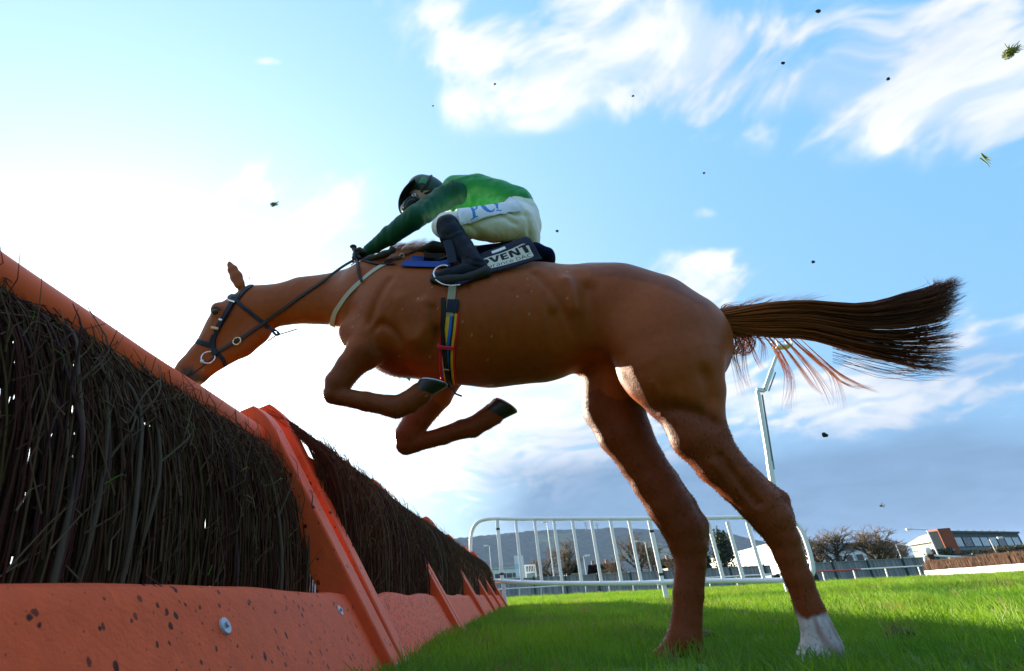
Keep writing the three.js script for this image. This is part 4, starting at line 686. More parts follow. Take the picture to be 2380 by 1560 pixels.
    const N = (n + 1) * (m + 1); for (let i = 0; i < n; i++) for (let k = 0; k < m; k++) { const a = i * (m + 1) + k, b2 = a + m + 1; ix.push(a, a + 1, b2, a + 1, b2 + 1, b2, N + a, N + b2, N + a + 1, N + a + 1, N + b2, N + b2 + 1); } for (let i = 0; i < n; i++) { const a = i * (m + 1) + m, b2 = a + m + 1; ix.push(a, N + a, b2, N + a, N + b2, b2); }
    const g = new THREE.BufferGeometry(); g.setAttribute('position', new THREE.Float32BufferAttribute(P, 3)); g.setIndex(ix); g.computeVertexNormals(); pj('peak', g, phys([0.011, 0.028, 0.020], 0.45, { side: THREE.DoubleSide }), null, H); }
  pj('helmet_spot', clothOn(he, [[980, 413], [996, 416], [990, 428], [974, 427]], 8, 8, 0.002, 0.001), std([0.03, 0.24, 0.10], 0.6), null, H);
  pj('helmet_strap', strapOn(he, [[1003, 408], [995, 425], [984, 440], [974, 456]], 0.012, 0.003, 0.002, 20), std([0.008, 0.008, 0.012], 0.6), null, H);
  pj('helmet_band', strapOn(he, [[1024, 440], [1000, 447], [975, 455], [955, 455]], 0.016, 0.003, 0.002, 24), std([0.010, 0.014, 0.016], 0.6), null, H);
  { const gb = new Body(0.01); gb.chain(ZM + 0.05, 1.0, 0.01, [[962, 466, 17], [952, 474, 16], [944, 484, 13]]); const G = pj('goggles', gb.mesh(0.005), phys([0.03, 0.035, 0.06], 0.06, { clearcoat: 1, metalness: 0.6 })); const s = new Soup(); s.tube(curve([[975, 462], [958, 458], [943, 468], [938, 482]].map(([x, y]) => zq(x, y, ZM + 0.11)), 14), 0.006, 0.006, 6, null, true); pj('goggle_frame', s.geo(), std([0.02, 0.02, 0.025], 0.5), null, G);
    pj('goggle_strap', strapOn(b, [[980, 466], [1000, 460], [1020, 455]], 0.02, 0.003, 0.004, 14), std([0.01, 0.012, 0.02], 0.7), null, G); pj('strap_buckle', new THREE.TorusGeometry(0.009, 0.0018, 6, 16).translate(...zq(962, 453, ZM + 0.12).toArray()), steel, null, H); }
  // gloves: palm, four bent fingers and a thumb each
  const glove = (z, k) => { const s = new Body(0.006); s.chain(z, 1, 0.008, [[856, 585, 11 * k], [846, 590, 12 * k], [836, 594, 11 * k]]);
    for (let f = 0; f < 4; f++) { const zz = z + 0.036 - f * 0.021, l = [0.95, 1.05, 1, 0.8][f]; s.chain(zz, 1, 0.004, [[836, 588, 5, zz], [836 - 11 * l, 591, 4.6, zz], [836 - 13 * l, 600, 4.4, zz + 0.002], [836 - 6 * l, 606, 4, zz + 0.003]]); }
    s.chain(z + 0.045, 1, 0.004, [[848, 585, 5.5], [836, 580, 5], [826, 582, 4.4]]); return s; };
  const gm = std([0.010, 0.010, 0.014], 0.6); pj('glove', glove(-1.99, 1).mesh(0.0035), gm); pj('glove', glove(-2.13, 0.95).mesh(0.0045), gm);
}
{
  const WH = thing('riding_whip', 'black riding whip held along the horse\'s neck by the rider', 'whip', zq(850, 600, -1.95)), s = new Soup(), p = (x, y, z) => zq(x, y, z);
  s.tube(curve([p(820, 574, -1.97), p(828, 590, -1.96), p(838, 600, -1.95)], 10), 0.011, 0.009, 8, null, true); part('handle', place(s.geo(), WH), std([0.012, 0.010, 0.010], 0.6), WH);
  part('knob', place(new THREE.SphereGeometry(0.016, 14, 10).scale(1.1, 0.7, 1).translate(...p(821, 574, -1.97).toArray()), WH), std([0.012, 0.01, 0.01], 0.6), WH);
  const w = new Soup(); w.tube(curve([p(846, 606, -1.92), p(875, 597, -1.9), p(905, 586, -1.89), p(916, 577, -1.89)], 16), (f) => 0.013 + 0.006 * Math.sin(f * 9) ** 2, 0, 8, null, true); part('shaft', place(w.geo(), WH), std([0.03, 0.022, 0.017], 0.7), WH);
}
// ---------- beyond the hurdles ----------
class Boxes {                                           // boxes with a tone each, gathered into one geometry
  constructor() { this.p = []; this.n = []; this.c = []; this.i = []; }
  add(w, h, d, m, c = [1, 1, 1]) { const g = new THREE.BoxGeometry(w, h, d); if (m.isMatrix4) g.applyMatrix4(m); else g.translate(...m); const b = this.p.length / 3; this.p.push(...g.attributes.position.array); this.n.push(...g.attributes.normal.array); for (let k = 0; k < 24; k++) this.c.push(...c); for (const k of g.index.array) this.i.push(b + k); return this; }
  geo() { const g = new THREE.BufferGeometry(); g.setAttribute('position', new THREE.Float32BufferAttribute(this.p, 3)); g.setAttribute('normal', new THREE.Float32BufferAttribute(this.n, 3)); g.setAttribute('color', new THREE.Float32BufferAttribute(this.c, 3)); g.setIndex(this.i); return g; }
}
const tinted = (rough = 0.8, o = {}) => new THREE.MeshStandardMaterial({ vertexColors: true, roughness: rough, ...o });
const white = std([0.84, 0.85, 0.84], 0.38);
const rel = (g, o) => g.translate(-o.position.x, -o.position.y, -o.position.z);

// white running-rail wing beside the hurdles
{
  const A = gp(666.7, 600.5), B = gp(786.6, 594.1), dir = B.clone().sub(A).setY(0).normalize(), nrm = V(-dir.z, 0, dir.x);
  const on = (x, y) => { const d = ray(x, y); const t = A.clone().sub(O).dot(nrm) / d.dot(nrm); return O.clone().addScaledVector(d, t); };
  const G = thing('wing_rail', 'white tubular wing rail of upright bars standing on the grass behind the horse\'s legs', 'barrier', A.clone());
  const w = (n, g, m = white) => part(n, rel(g, G), m, G);
  const T = (pts, r, n = 60) => { const s = new Soup(); s.tube(curve(pts.map(([x, y]) => on(x, y)), n), r, r, 12, null, true); return s.geo(); };
  w('top_rail', T([[478, 578], [472, 562], [470.6, 545], [472, 531.5], [477, 523], [486, 519.4], [519, 518.9], [582, 518.7], [646, 518.5], [707, 517.9], [744, 517.2], [775, 517], [790, 519], [800, 528], [807.5, 545.6], [812, 563], [812.5, 572], [809, 577.5], [800, 579.6]], 0.042, 160));
  w('bottom_rail', T([[478, 578], [484, 580.5], [498.5, 581], [531, 582.6], [589, 583.4], [658, 582.6], [713, 580.9], [781, 580.3], [800, 579.6]], 0.046, 80));
  const tape = std([0.03, 0.03, 0.03], 0.7);
  [502.6, 522.2, 541.9, 562.1, 581.7, 601.4, 621.6, 641.2, 662.6, 683, 703.6, 724.2, 744.3, 765.1, 785].forEach((x, k) => {
    const leg = k === 0 || k === 8 || k === 14, b = on(x, 582), top = b.clone(); top.y = on(x, 518.5).y - 0.01; { const yt = on(lerp(486, 790, clamp((x - 502) / 283, 0, 1)), 518.6).y; top.y = yt - 0.02; }
    const s = leg ? 0.072 : 0.058, L = top.y - b.y, g = new RoundedBoxGeometry(s * 1.1, L, s * 0.8, 1, 0.008); g.rotateY(Math.atan2(-dir.z, dir.x) + 0.35); g.translate(b.x, (b.y + top.y) / 2, b.z); w(leg ? 'upright_post' : 'bar', g);
    if (leg) { const gy = groundY(b.x, b.z), f = new RoundedBoxGeometry(0.09, b.y - gy + 0.06, 0.05, 1, 0.006); f.rotateY(Math.atan2(-dir.z, dir.x) + 0.35); f.translate(b.x + 0.012, (b.y + gy - 0.06) / 2, b.z); w('foot', f);
      for (const h of [0.12, 0.82]) { const t = new THREE.BoxGeometry(s * 1.15, 0.05, s * 0.85); t.rotateY(Math.atan2(-dir.z, dir.x) + 0.35); t.translate(b.x, lerp(b.y, top.y, h), b.z); w('tape_band', t, tape); } }
  });
}
// long timber fence with dark green posts
const FZ = -61.5;
{
  const G = thing('timber_fence', 'long grey timber board fence with dark green posts across the back of the course', 'fence', V(25, 0, FZ));
  const post = std([0.014, 0.05, 0.052], 0.6);
  for (let x = -5.2; x < 62; x += 3.4) {
    const y = groundY(x, FZ), bx = new Boxes(), x1 = x + 3.4, y1 = groundY(x1, FZ), sl = (y1 - y) / 3.4;
    for (let k = 0; k < 26; k++) { const u = x + 0.09 + k * 0.127, t = rr(0.17, 0.34); bx.add(0.122, 1.9 + rr(-0.02, 0.02), 0.022 + (k % 2) * 0.014, [u, y + sl * (u - x) + 0.95, FZ - 0.05], [t * 0.96, t, t * 1.02]); }
    part('board_panel', rel(bx.geo(), G), tinted(0.9), G);
    for (const h of [0.25, 1.08, 1.9]) part('fence_rail', rel(bar(V(x, y + h, FZ + 0.0), V(x1, y1 + h, FZ + 0.0), 0.05, 0.1), G), std([0.3, 0.31, 0.3], 0.9), G);
    part('fence_post', rel(boxAt(0.16, 2.06, 0.16, x, y + 1.0, FZ + 0.06), G), post, G);
  }
}
// running rail in front of it
{
  const a = V(-2.2, 0, -58), b = V(33.5, 0, -47.5), n = 17, G = thing('running_rail', 'low white running rail with one red stretch in front of the timber fence', 'rail', V(15, 0, -53)), P = (f) => { const p = a.clone().lerp(b, f); p.y = groundY(p.x, p.z); return p; };
  const mw = std([0.74, 0.75, 0.76], 0.5), red = std([0.55, 0.06, 0.03], 0.5);
  const seg = (f0, f1, m, nm) => { const q = []; for (let k = 0; k <= 12; k++) { const p = P(lerp(f0, f1, k / 12)); p.y += 0.9; q.push(p); } part(nm, rel(tubeGeo(q, 0.055, 8), G), m, G); };
  seg(0, 0.73, mw, 'rail'); seg(0.73, 0.84, red, 'red_rail'); seg(0.84, 1, mw, 'rail');
  for (let k = 0; k <= n; k++) { const p = P(k / n); part('rail_post', rel(bar(V(p.x, p.y - 0.1, p.z), V(p.x + 0.1, p.y + 0.9, p.z), 0.09, 0.06), G), mw, G); }
}
// plain birch fence with a white take-off board, and the wing beside it
{
  const a = V(31.6, 0, -47), b = V(27.2, 0, -28), G = thing('birch_fence', 'far brown birch steeplechase fence with a white take-off board at the right edge', 'steeplechase fence', V(a.x, groundY(a.x, a.z), a.z)), d = b.clone().sub(a), L = d.length(), u = d.clone().normalize(), nn = V(-u.z, 0, u.x).multiplyScalar(u.z > 0 ? -1 : 1);
  const at = (f, y, o) => { const p = a.clone().addScaledVector(d, f).addScaledVector(nn, o); p.y = groundY(p.x, p.z) + y; return p; };
  const bd = new Boxes(); for (let k = 0; k < 10; k++) { const p = at((k + 0.5) / 10, 0.26, -0.5), m = new THREE.Matrix4().makeRotationY(Math.atan2(-u.z, u.x)).setPosition(p); bd.add(L / 10 + 0.005, 0.56 + rr(-0.02, 0.02), 0.05, m, [0.74, 0.74, 0.72]); }
  part('take_off_board', rel(bd.geo(), G), tinted(0.6), G);
  const s = new Soup(); for (let k = 0; k < 5200; k++) { const f = rnd(), o = rr(-0.5, 0.9), p = at(f, 0.45, o), h = rr(0.62, 0.8) * (1 + 0.05 * Math.sin(f * 30)), c = rnd(); s.tube([p, p.clone().add(V(gauss() * 0.05, h, gauss() * 0.05))], rr(0.012, 0.022), 0.006, 3, c < 0.6 ? [0.085, 0.038, 0.02] : c < 0.85 ? [0.14, 0.07, 0.035] : [0.04, 0.02, 0.012]); }
  part('birch', rel(s.geo(), G), tinted(0.9), G, null, 'stuff');
  const R = thing('white_wing_rail', 'curved white wing rail behind the left end of the brown birch fence', 'barrier', at(0, 0, 1.4)), Z = -49, pt = (x, y) => zp(x, y, Z);
  part('rail', rel(tubeGeo(curve([[936, 572], [930, 569], [925.5, 561.5], [924.6, 557.5], [927, 555.4], [933, 555.4], [950, 556.6], [975, 558], [1000, 560]].map(([x, y]) => pt(x, y)), 50), 0.08, 8), R), white, R);
  for (const x of [949, 960, 971, 982, 993]) { const t = pt(x, 556.6 + (x - 950) * 0.06); part('bar', rel(bar(V(t.x, t.y - 1.0, t.z), t, 0.1, 0.06), R), white, R); }
  const M = thing('marker_post', 'dark padded marker post with a red and white top beside the far wing rail', 'marker post', pt(931, 563)), s2 = pt(929, 554), m2 = pt(934, 566);
  part('padding', rel(bar(m2, s2, 0.42, 0.36), M), std([0.05, 0.018, 0.012], 0.8), M); part('cap', rel(new THREE.SphereGeometry(0.3, 14, 10).translate(s2.x, s2.y + 0.2, s2.z), M), std([0.75, 0.72, 0.7], 0.6), M); part('red_band', rel(new THREE.CylinderGeometry(0.29, 0.29, 0.14, 14).translate(s2.x + 0.03, s2.y + 0.2, s2.z), M), std([0.6, 0.05, 0.03], 0.6), M);
}
// hills
{
  const rp = [[-200, 572], [150, 562], [380, 546], [440, 541], [459, 537.5], [485, 535], [505, 533], [530, 530.5], [548, 529.6], [570, 529], [592, 528.6], [615, 527.6], [632, 528], [650, 529], [680, 529.6], [700, 531], [735, 534.5], [751, 538], [764, 541.5], [785, 547], [820, 553], [870, 556], [1024, 552], [1200, 548]];
  const ridge = rp.map(([x, y]) => { const d = ray(x, y); return [Math.atan2(d.x, -d.z), d.y / Math.hypot(d.x, d.z)]; }), D1 = 2500, D0 = 1750, NA = 340, NR = 44, pos = [], col = [], ix = [];
  const el = (a) => { for (let k = 1; k < ridge.length; k++) if (a < ridge[k][0]) { const f = clamp((a - ridge[k - 1][0]) / (ridge[k][0] - ridge[k - 1][0]), 0, 1); return lerp(ridge[k - 1][1], ridge[k][1], f); } return ridge.at(-1)[1]; };
  for (let i = 0; i <= NA; i++) for (let j = 0; j <= NR; j++) {
    const a = lerp(ridge[0][0], ridge.at(-1)[0], i / NA), f = j / NR, D = lerp(D0, D1, f), top = EYE + el(a) * D1, x = Math.sin(a) * D, z = -Math.cos(a) * D;
    const bump = fbm(x / 160, z / 160, 3, 4) - 0.5; let y = (top) * Math.pow(f, 1.1) + bump * 30 * f * (1 - f) * 2 + (rnd() * 5 + fbm(x / 18, z / 18, 7, 2) * 9 - 4) * sst(0.1, 0.4, f) * (j === NR ? 0.6 : 1);
    pos.push(x, y - 3, z); const n = fbm(x / 130, z / 130, 11, 3), wood = sst(0.42, 0.54, n + f * 0.35 - 0.12), r = rr(0.8, 1.2); col.push(lerp(0.16, 0.075, wood) * r, lerp(0.19, 0.095, wood) * r, lerp(0.12, 0.085, wood) * r);
  }
  for (let i = 0; i < NA; i++) for (let j = 0; j < NR; j++) { const A = i * (NR + 1) + j, B = A + NR + 1; ix.push(A, B, A + 1, A + 1, B, B + 1); }
  const g = new THREE.BufferGeometry(); g.setAttribute('position', new THREE.Float32BufferAttribute(pos, 3)); g.setAttribute('color', new THREE.Float32BufferAttribute(col, 3)); g.setIndex(ix); g.computeVertexNormals();
  struct('hills', g, tinted(1, { side: THREE.DoubleSide }));
}
// bare winter trees
const leafMat = phys([1, 1, 1], 0.9, { vertexColors: true, transmission: 0.3, thickness: 0, side: THREE.DoubleSide });
function leaves(n, where, size, tone) {
  const p = [], c = [], nn = []; for (let k = 0; k < n; k++) { const q = where(k), a = V(gauss(), gauss(), gauss()).normalize(), b = V(gauss(), gauss(), gauss()).cross(a).normalize(), m = V().crossVectors(a, b), s = size * rr(0.6, 1.3), t = tone(k); for (const [u, v] of [[-1, 0], [0, -0.6], [1, 0], [1, 0], [0, 0.6], [-1, 0]]) { p.push(q.x + (a.x * u + b.x * v) * s, q.y + (a.y * u + b.y * v) * s, q.z + (a.z * u + b.z * v) * s); nn.push(m.x, m.y, m.z); c.push(...t); } }
  const g = new THREE.BufferGeometry(); g.setAttribute('position', new THREE.Float32BufferAttribute(p, 3)); g.setAttribute('normal', new THREE.Float32BufferAttribute(nn, 3)); g.setAttribute('color', new THREE.Float32BufferAttribute(c, 3)); return g;
}
function tree(px, pyTop, z, spread, label, o = {}) {
  const top = zp(px, pyTop, z), base = V(top.x, groundY(top.x, z), z), Ht = top.y - base.y, G = thing('tree', label, 'tree', base, 'bare winter trees behind the timber fence');
  const T = new Soup(), C = new Soup(), tips = [], tone = o.tone || [0.16, 0.11, 0.07], dk = [0.045, 0.035, 0.026];
  const grow = (p, d, L, r, lv) => {
    const n = lv === 0 ? 7 : 4, pts = [p.clone()], q = p.clone(), v = d.clone(); for (let k = 0; k < n; k++) { v.add(V(gauss() * 0.17, gauss() * 0.12 + (lv > 2 ? -0.02 : 0.05), gauss() * 0.17)).normalize(); q.addScaledVector(v, L / n); pts.push(q.clone()); }
    (lv < 2 ? T : C).tube(pts, r, lv === 4 ? r * 0.4 : r * 0.62, lv < 2 ? 6 : 3, lv < 3 ? dk : tone);
    if (lv === 4) { tips.push(q.clone()); return; }
    const kids = lv === 0 ? (o.limbs || 6) : lv === 1 ? 5 : lv === 2 ? 5 : 6;
    for (let k = 0; k < kids; k++) { const f = lv === 0 ? rr(0.42, 1) : rr(0.3, 1), at = pts[Math.min(n, Math.floor(f * n + 0.5))], a = (k / kids + rnd() * 0.2) * 6.283, out = lv === 0 ? spread * rr(0.7, 1.45) : rr(0.5, 1.05), nd = v.clone().multiplyScalar(lv === 0 ? 0.75 : 0.8).add(V(Math.cos(a) * out, lv === 0 ? rr(0, 0.35) : gauss() * 0.35, Math.sin(a) * out)).normalize(); grow(at, nd, L * (lv === 0 ? rr(0.5, 0.72) : rr(0.5, 0.72)), r * (lv === 0 ? 0.52 : 0.53), lv + 1); }
  };
  grow(V(0, -0.2, 0), V(rr(-0.08, 0.08), 1, 0).normalize(), Ht * (o.trunk || 0.52), Ht * 0.03, 0);
  let hi = 0; for (const t of tips) hi = Math.max(hi, t.y); const s = Ht / hi; for (const S of [T, C]) for (let i = 0; i < S.p.length; i++) S.p[i] *= s;
  part('trunk', T.geo(), tinted(0.95), G); part('crown', C.geo(), tinted(0.95), G);
  if (o.ivy) part('ivy', leaves(o.ivy, () => { const k = Math.floor(rnd() * T.p.length / 3) * 3; const h = T.p[k + 1] / Ht; return h > 0.75 ? V(0, rr(0.1, 0.5) * Ht, 0) : V(T.p[k] + gauss() * 0.16, T.p[k + 1], T.p[k + 2] + gauss() * 0.16); }, 0.12, () => { const t = rr(0.6, 1.3); return [0.03 * t, 0.048 * t, 0.014 * t]; }), leafMat, G);
  return G;
}
tree(552, 543, -92, 0.9, 'bare tree with a low spreading crown right of the tall lighting mast', { ivy: 0 });
tree(561, 537, -88, 0.8, 'bare tree with an ivy clad trunk seen through the middle bars of the wing rail', { ivy: 900 });
tree(630, 526.5, -90, 0.75, 'tallest bare tree with green ivy climbing its limbs, left of the goose-neck lamp', { ivy: 1600, limbs: 8, trunk: 0.6 });
tree(614, 552, -98, 1.0, 'small tawny bare tree just left of the tall ivy clad one', { tone: [0.16, 0.1, 0.06] });
tree(647, 534, -96, 0.6, 'thin ivy covered tree close behind the goose-neck lamp', { ivy: 1300 });
tree(671, 547, -104, 1.0, 'low bare tree just left of the far hind leg', {});
tree(800, 522, -88, 0.9, 'bare tree half hidden by the near hind leg at the rail\'s rounded end', { limbs: 8 });
tree(826, 525, -84, 1.2, 'leaning bare tree with ivy, second in the row right of the hind leg', { ivy: 1300, limbs: 7 });
tree(857, 522, -84, 1.15, 'broadest bare tree with a domed crown in front of the white house', { ivy: 700, limbs: 9, trunk: 0.45 });
tree(881, 538, -84, 0.8, 'slim bare tree with dark ivy at its foot, right of the domed one', { ivy: 900, limbs: 4 });
tree(896, 539, -92, 0.9, 'small bare tree between the white house and the street lamp', { limbs: 4 });
function evergreen(x0, y0, x1, y1, z, label) {
  const a = zp((x0 + x1) / 2, y0, z), b = zp((x0 + x1) / 2, y1, z), w = (x1 - x0) / 2 / 576 * -z, base = V(b.x, groundY(b.x, z), z), Ht = a.y - base.y, G = thing('evergreen_tree', label, 'tree', base), T = new Soup(), L = [];
  T.tube([V(0, -0.2, 0), V(0.1, Ht * 0.4, 0), V(0, Ht * 0.9, 0)], 0.3, 0.08, 6, [0.04, 0.03, 0.02]); for (let k = 0; k < 16; k++) { const h = rr(0.15, 0.95); L.push([V(gauss() * w * 0.55, h * Ht, gauss() * w * 0.5), w * rr(0.35, 0.6)]); }
  part('trunk', T.geo(), tinted(0.95), G); part('crown', leaves(4200, () => { const [c, r] = L[Math.floor(rnd() * L.length)]; return V(c.x + gauss() * r, c.y + gauss() * r * 1.1, c.z + gauss() * r); }, 0.2, () => { const t = rr(0.6, 1.4); return [0.022 * t, 0.042 * t, 0.012 * t]; }), leafMat, G);
}
evergreen(714, 531, 736, 568, -86, 'dark green evergreen tree in front of the white flat roofed building');
evergreen(703, 545, 712, 570, -90, 'narrow dark evergreen beside the far hind leg and the white building');
function shrub(x0, x1, y0, y1, z, label, tone) {
  const a = zp(x0, y1, z), b = zp(x1, y0, z), c = V((a.x + b.x) / 2, groundY(a.x, z), z), G = thing('shrub', label, 'shrub', c), w = Math.abs(b.x - a.x) / 2, Ht = Math.max(b.y - c.y, 1), S = new Soup(); for (let k = 0; k < 14; k++) S.tube([V(rr(-w, w) * 0.7, 0, 0), V(rr(-w, w), Ht * rr(0.5, 0.95), gauss() * 0.5)], 0.05, 0.015, 4, [0.06, 0.045, 0.03]);
  part('stems', S.geo(), tinted(0.95), G); part('foliage', leaves(1500, () => { const u = rr(-1, 1); return V(u * w, Ht * (0.35 + 0.6 * Math.sqrt(rnd()) * (0.7 + 0.3 * noise(u * 5, x0))), gauss() * 0.7); }, 0.16, () => { const t = rr(0.6, 1.4); return tone.map((v) => v * t); }), leafMat, G);
}
shrub(928, 948, 546, 556, -74, 'dark glossy leaved shrub at the foot of the brick tower block', [0.025, 0.045, 0.016]);
shrub(951, 972, 549, 556, -78, 'mixed green shrub in front of the glazed apartments, left of the golden one', [0.05, 0.055, 0.02]);
shrub(972, 1006, 545, 553, -76, 'golden brown shrub in front of the glazed apartments', [0.15, 0.095, 0.03]);
shrub(1004, 1030, 542, 551, -80, 'olive shrub under the apartments at the right edge', [0.06, 0.06, 0.022]);
// ---------- buildings, lamps, lift ----------
const glass = std([0.05, 0.07, 0.09], 0.12), wallW = std([0.78, 0.78, 0.76], 0.7), slate = std([0.06, 0.075, 0.10], 0.7);
// a block: left and right front corners as picture columns at their distances, heights in metres; returns a frame to hang parts on
function block(name, label, xl, xr, zl, zr, hTop, depth, mat, cat = 'building') {
  const a = zp(xl, 570, zl), b = zp(xr, 570, zr); a.y = groundY(a.x, zl) - 0.3; b.y = a.y; const u = b.clone().sub(a), L = u.length(); u.normalize(); const G = thing(name, label, cat, a); G.rotation.y = Math.atan2(-u.z, u.x);
  part('wall', new THREE.BoxGeometry(L, hTop, depth).translate(L / 2, hTop / 2, -depth / 2), mat, G); return { G, L };
}
const top = (x, y, z) => zp(x, y, z).y;
{ // white flat roofed building behind the evergreens
  const z = -118, H1 = top(800, 540, z) + 1.0, { G, L } = block('office_building', 'long white sunlit building behind the hind legs with rows of small windows', 706, 796, -198, z, H1, 2.5, wallW);
  part('parapet', new THREE.BoxGeometry(L + 0.5, 0.35, 3).translate(L / 2, H1 + 0.17, -1.25), std([0.6, 0.6, 0.6], 0.8), G);
  for (let r = 0; r < 2; r++) for (let k = 0; k < 16; k++) { const w = part('window', boxAt(2.1, 1.2, 0.1, 2.4 + k * (L - 4) / 15.4, 2.9 + r * 2.3, 0.03), std([0.42, 0.44, 0.46], 0.5), G); part('pane', boxAt(1.7, 0.9, 0.06, 2.4 + k * (L - 4) / 15.4, 2.9 + r * 2.3, 0.07), std([0.5, 0.52, 0.54], 0.2), w); }
}
{ // white house with slate roof
  const z = -152, ev = top(870, 549.5, z) + 1.0, { G, L } = block('white_house', 'long white house with a grey slate roof behind the bare trees', 816, 916, z - 2, z + 2, ev, 9, std([0.80, 0.84, 0.90], 0.7));
  const s = new THREE.Shape([[0.4, 0], [-9.4, 0], [-4.5, 2.1]].map(([x, y]) => new THREE.Vector2(x, y))); const rf = new THREE.ExtrudeGeometry(s, { depth: L + 0.6, bevelEnabled: false }); rf.rotateY(Math.PI / 2); rf.rotateY(0); rf.translate(-0.3, ev, 0); rf.scale(1, 1, 1);
  const pz = rf.attributes.position; for (let i = 0; i < pz.count; i++) { /* hipped ends */ const y = pz.getY(i) - ev; if (y > 1) pz.setX(i, pz.getX(i) < L / 2 ? 3.2 : L - 3.2); const zz = pz.getZ(i); pz.setZ(i, zz); } rf.computeVertexNormals(); const rz = rf; rz.computeBoundingBox(); if (rz.boundingBox.max.z > 5) rz.rotateX(0).translate(0, 0, -9);
  part('roof', rz, slate, G);
  for (let k = 0; k < 9; k++) { const x = 1.3 + k * (L - 2.6) / 8, w = part('window', boxAt(1.9, 1.7, 0.12, x, ev - 1.7, 0.02), std([0.75, 0.75, 0.75], 0.6), G); part('pane', boxAt(1.55, 1.4, 0.08, x, ev - 1.7, 0.06), glass, w); }
  for (const x of [0.4, L / 2 - 1, L - 0.3]) part('downpipe', boxAt(0.12, ev, 0.12, x, ev / 2, 0.07), std([0.3, 0.33, 0.4], 0.6), G);
}
{ // apartments: glazed end, brick tower, long glazed side
  const z = -109.5, h = top(945, 534, z) + 1.2, { G, L } = block('apartment_building', 'low apartment block with a red brick stair tower and glazed balconies at the right', 957, 1037, z, z - 21, h, 1.6, std([0.10, 0.115, 0.12], 0.8));
  const cl = std([0.5, 0.55, 0.55], 0.15, { metalness: 0.2 });
  part('roof', boxAt(L + 0.3, 0.35, 2.2, L / 2 + 0.15, h + 0.17, -0.8), std([0.09, 0.09, 0.10], 0.8), G);
  // the end that faces the low sun, turned round the corner
  G.updateMatrix(); const cA = zp(921, 570, -122), cB = zp(957.5, 570, -109.4), uu = cB.clone().sub(cA).setY(0), LW = uu.length(), fr = new THREE.Matrix4().makeRotationY(Math.atan2(-uu.z, uu.x)).setPosition(cA.x, G.position.y, cA.z).premultiply(G.matrix.clone().invert()), turned = (g) => g.applyMatrix4(fr);
  part('brick_tower', turned(boxAt(LW * 0.27, h + 0.7, 2, LW * 0.86, (h + 0.7) / 2, -0.8)), std([0.30, 0.075, 0.035], 0.85), G, 'red brick stair tower');
  for (let f = 0; f < 2; f++) for (let k = 0; k < 9; k++) { const x = L * (0.05 + k * 0.108), y = h - 1.6 - f * 3.0; const w = part('window', boxAt(L * 0.093, 1.7, 0.14, x, y, 0.02), k % 4 === 2 ? std([0.02, 0.022, 0.025], 0.4) : std([0.2, 0.23, 0.24], 0.4), G); for (const o of [-1, 0, 1]) part('pane', boxAt(L * 0.026, 1.5, 0.08, x + o * L * 0.03, y, 0.07), k % 4 === 2 ? glass : cl, w); part('balcony_front', boxAt(L * 0.098, 0.7, 0.1, x, y - 1.35, 0.5), std([0.16, 0.18, 0.19], 0.6), G); }
  for (let f = 0; f < 2; f++) part('floor_slab', boxAt(L, 0.3, 1.0, L / 2, h - 2.95 - f * 3, 0.4), std([0.2, 0.21, 0.21], 0.8), G);
  const E = part('glazed_wing', turned(boxAt(LW * 0.74, h - 1.2, 2, LW * 0.36, (h - 1.2) / 2, -1)), std([0.26, 0.27, 0.25], 0.8), G, 'sunlit glazed end of the block');
  for (let f = 0; f < 3; f++) { for (let k = 0; k < 9; k++) part('pane', turned(boxAt(LW * 0.066, 1.75, 0.1, LW * (0.04 + k * 0.077), h - 2.4 - f * 2.7, 0.06)), std([0.34, 0.40, 0.40], 0.25), E); part('floor_slab', turned(boxAt(LW * 0.77, 0.3, 2.6, LW * 0.35, h - 1.15 - f * 2.7, -0.8)), std([0.5, 0.49, 0.42], 0.8), E); }
  const rs = new THREE.Shape([[-1, 0], [LW * 0.74, 0], [LW * 0.74, 1.2], [LW * 0.4, 1.0]].map(([x, y]) => new THREE.Vector2(x, y))); part('wing_roof', turned(new THREE.ExtrudeGeometry(rs, { depth: 2.2, bevelEnabled: false }).translate(0, h - 1.0, -2.0)), std([0.34, 0.34, 0.30], 0.8), G);
  for (let k = 0; k < 9; k++) part('roof_vent', boxAt(0.3, rr(0.25, 0.5), 0.3, L * (0.08 + k * 0.1), h + 0.5, -0.8), std([0.6, 0.6, 0.6], 0.6), G);
}
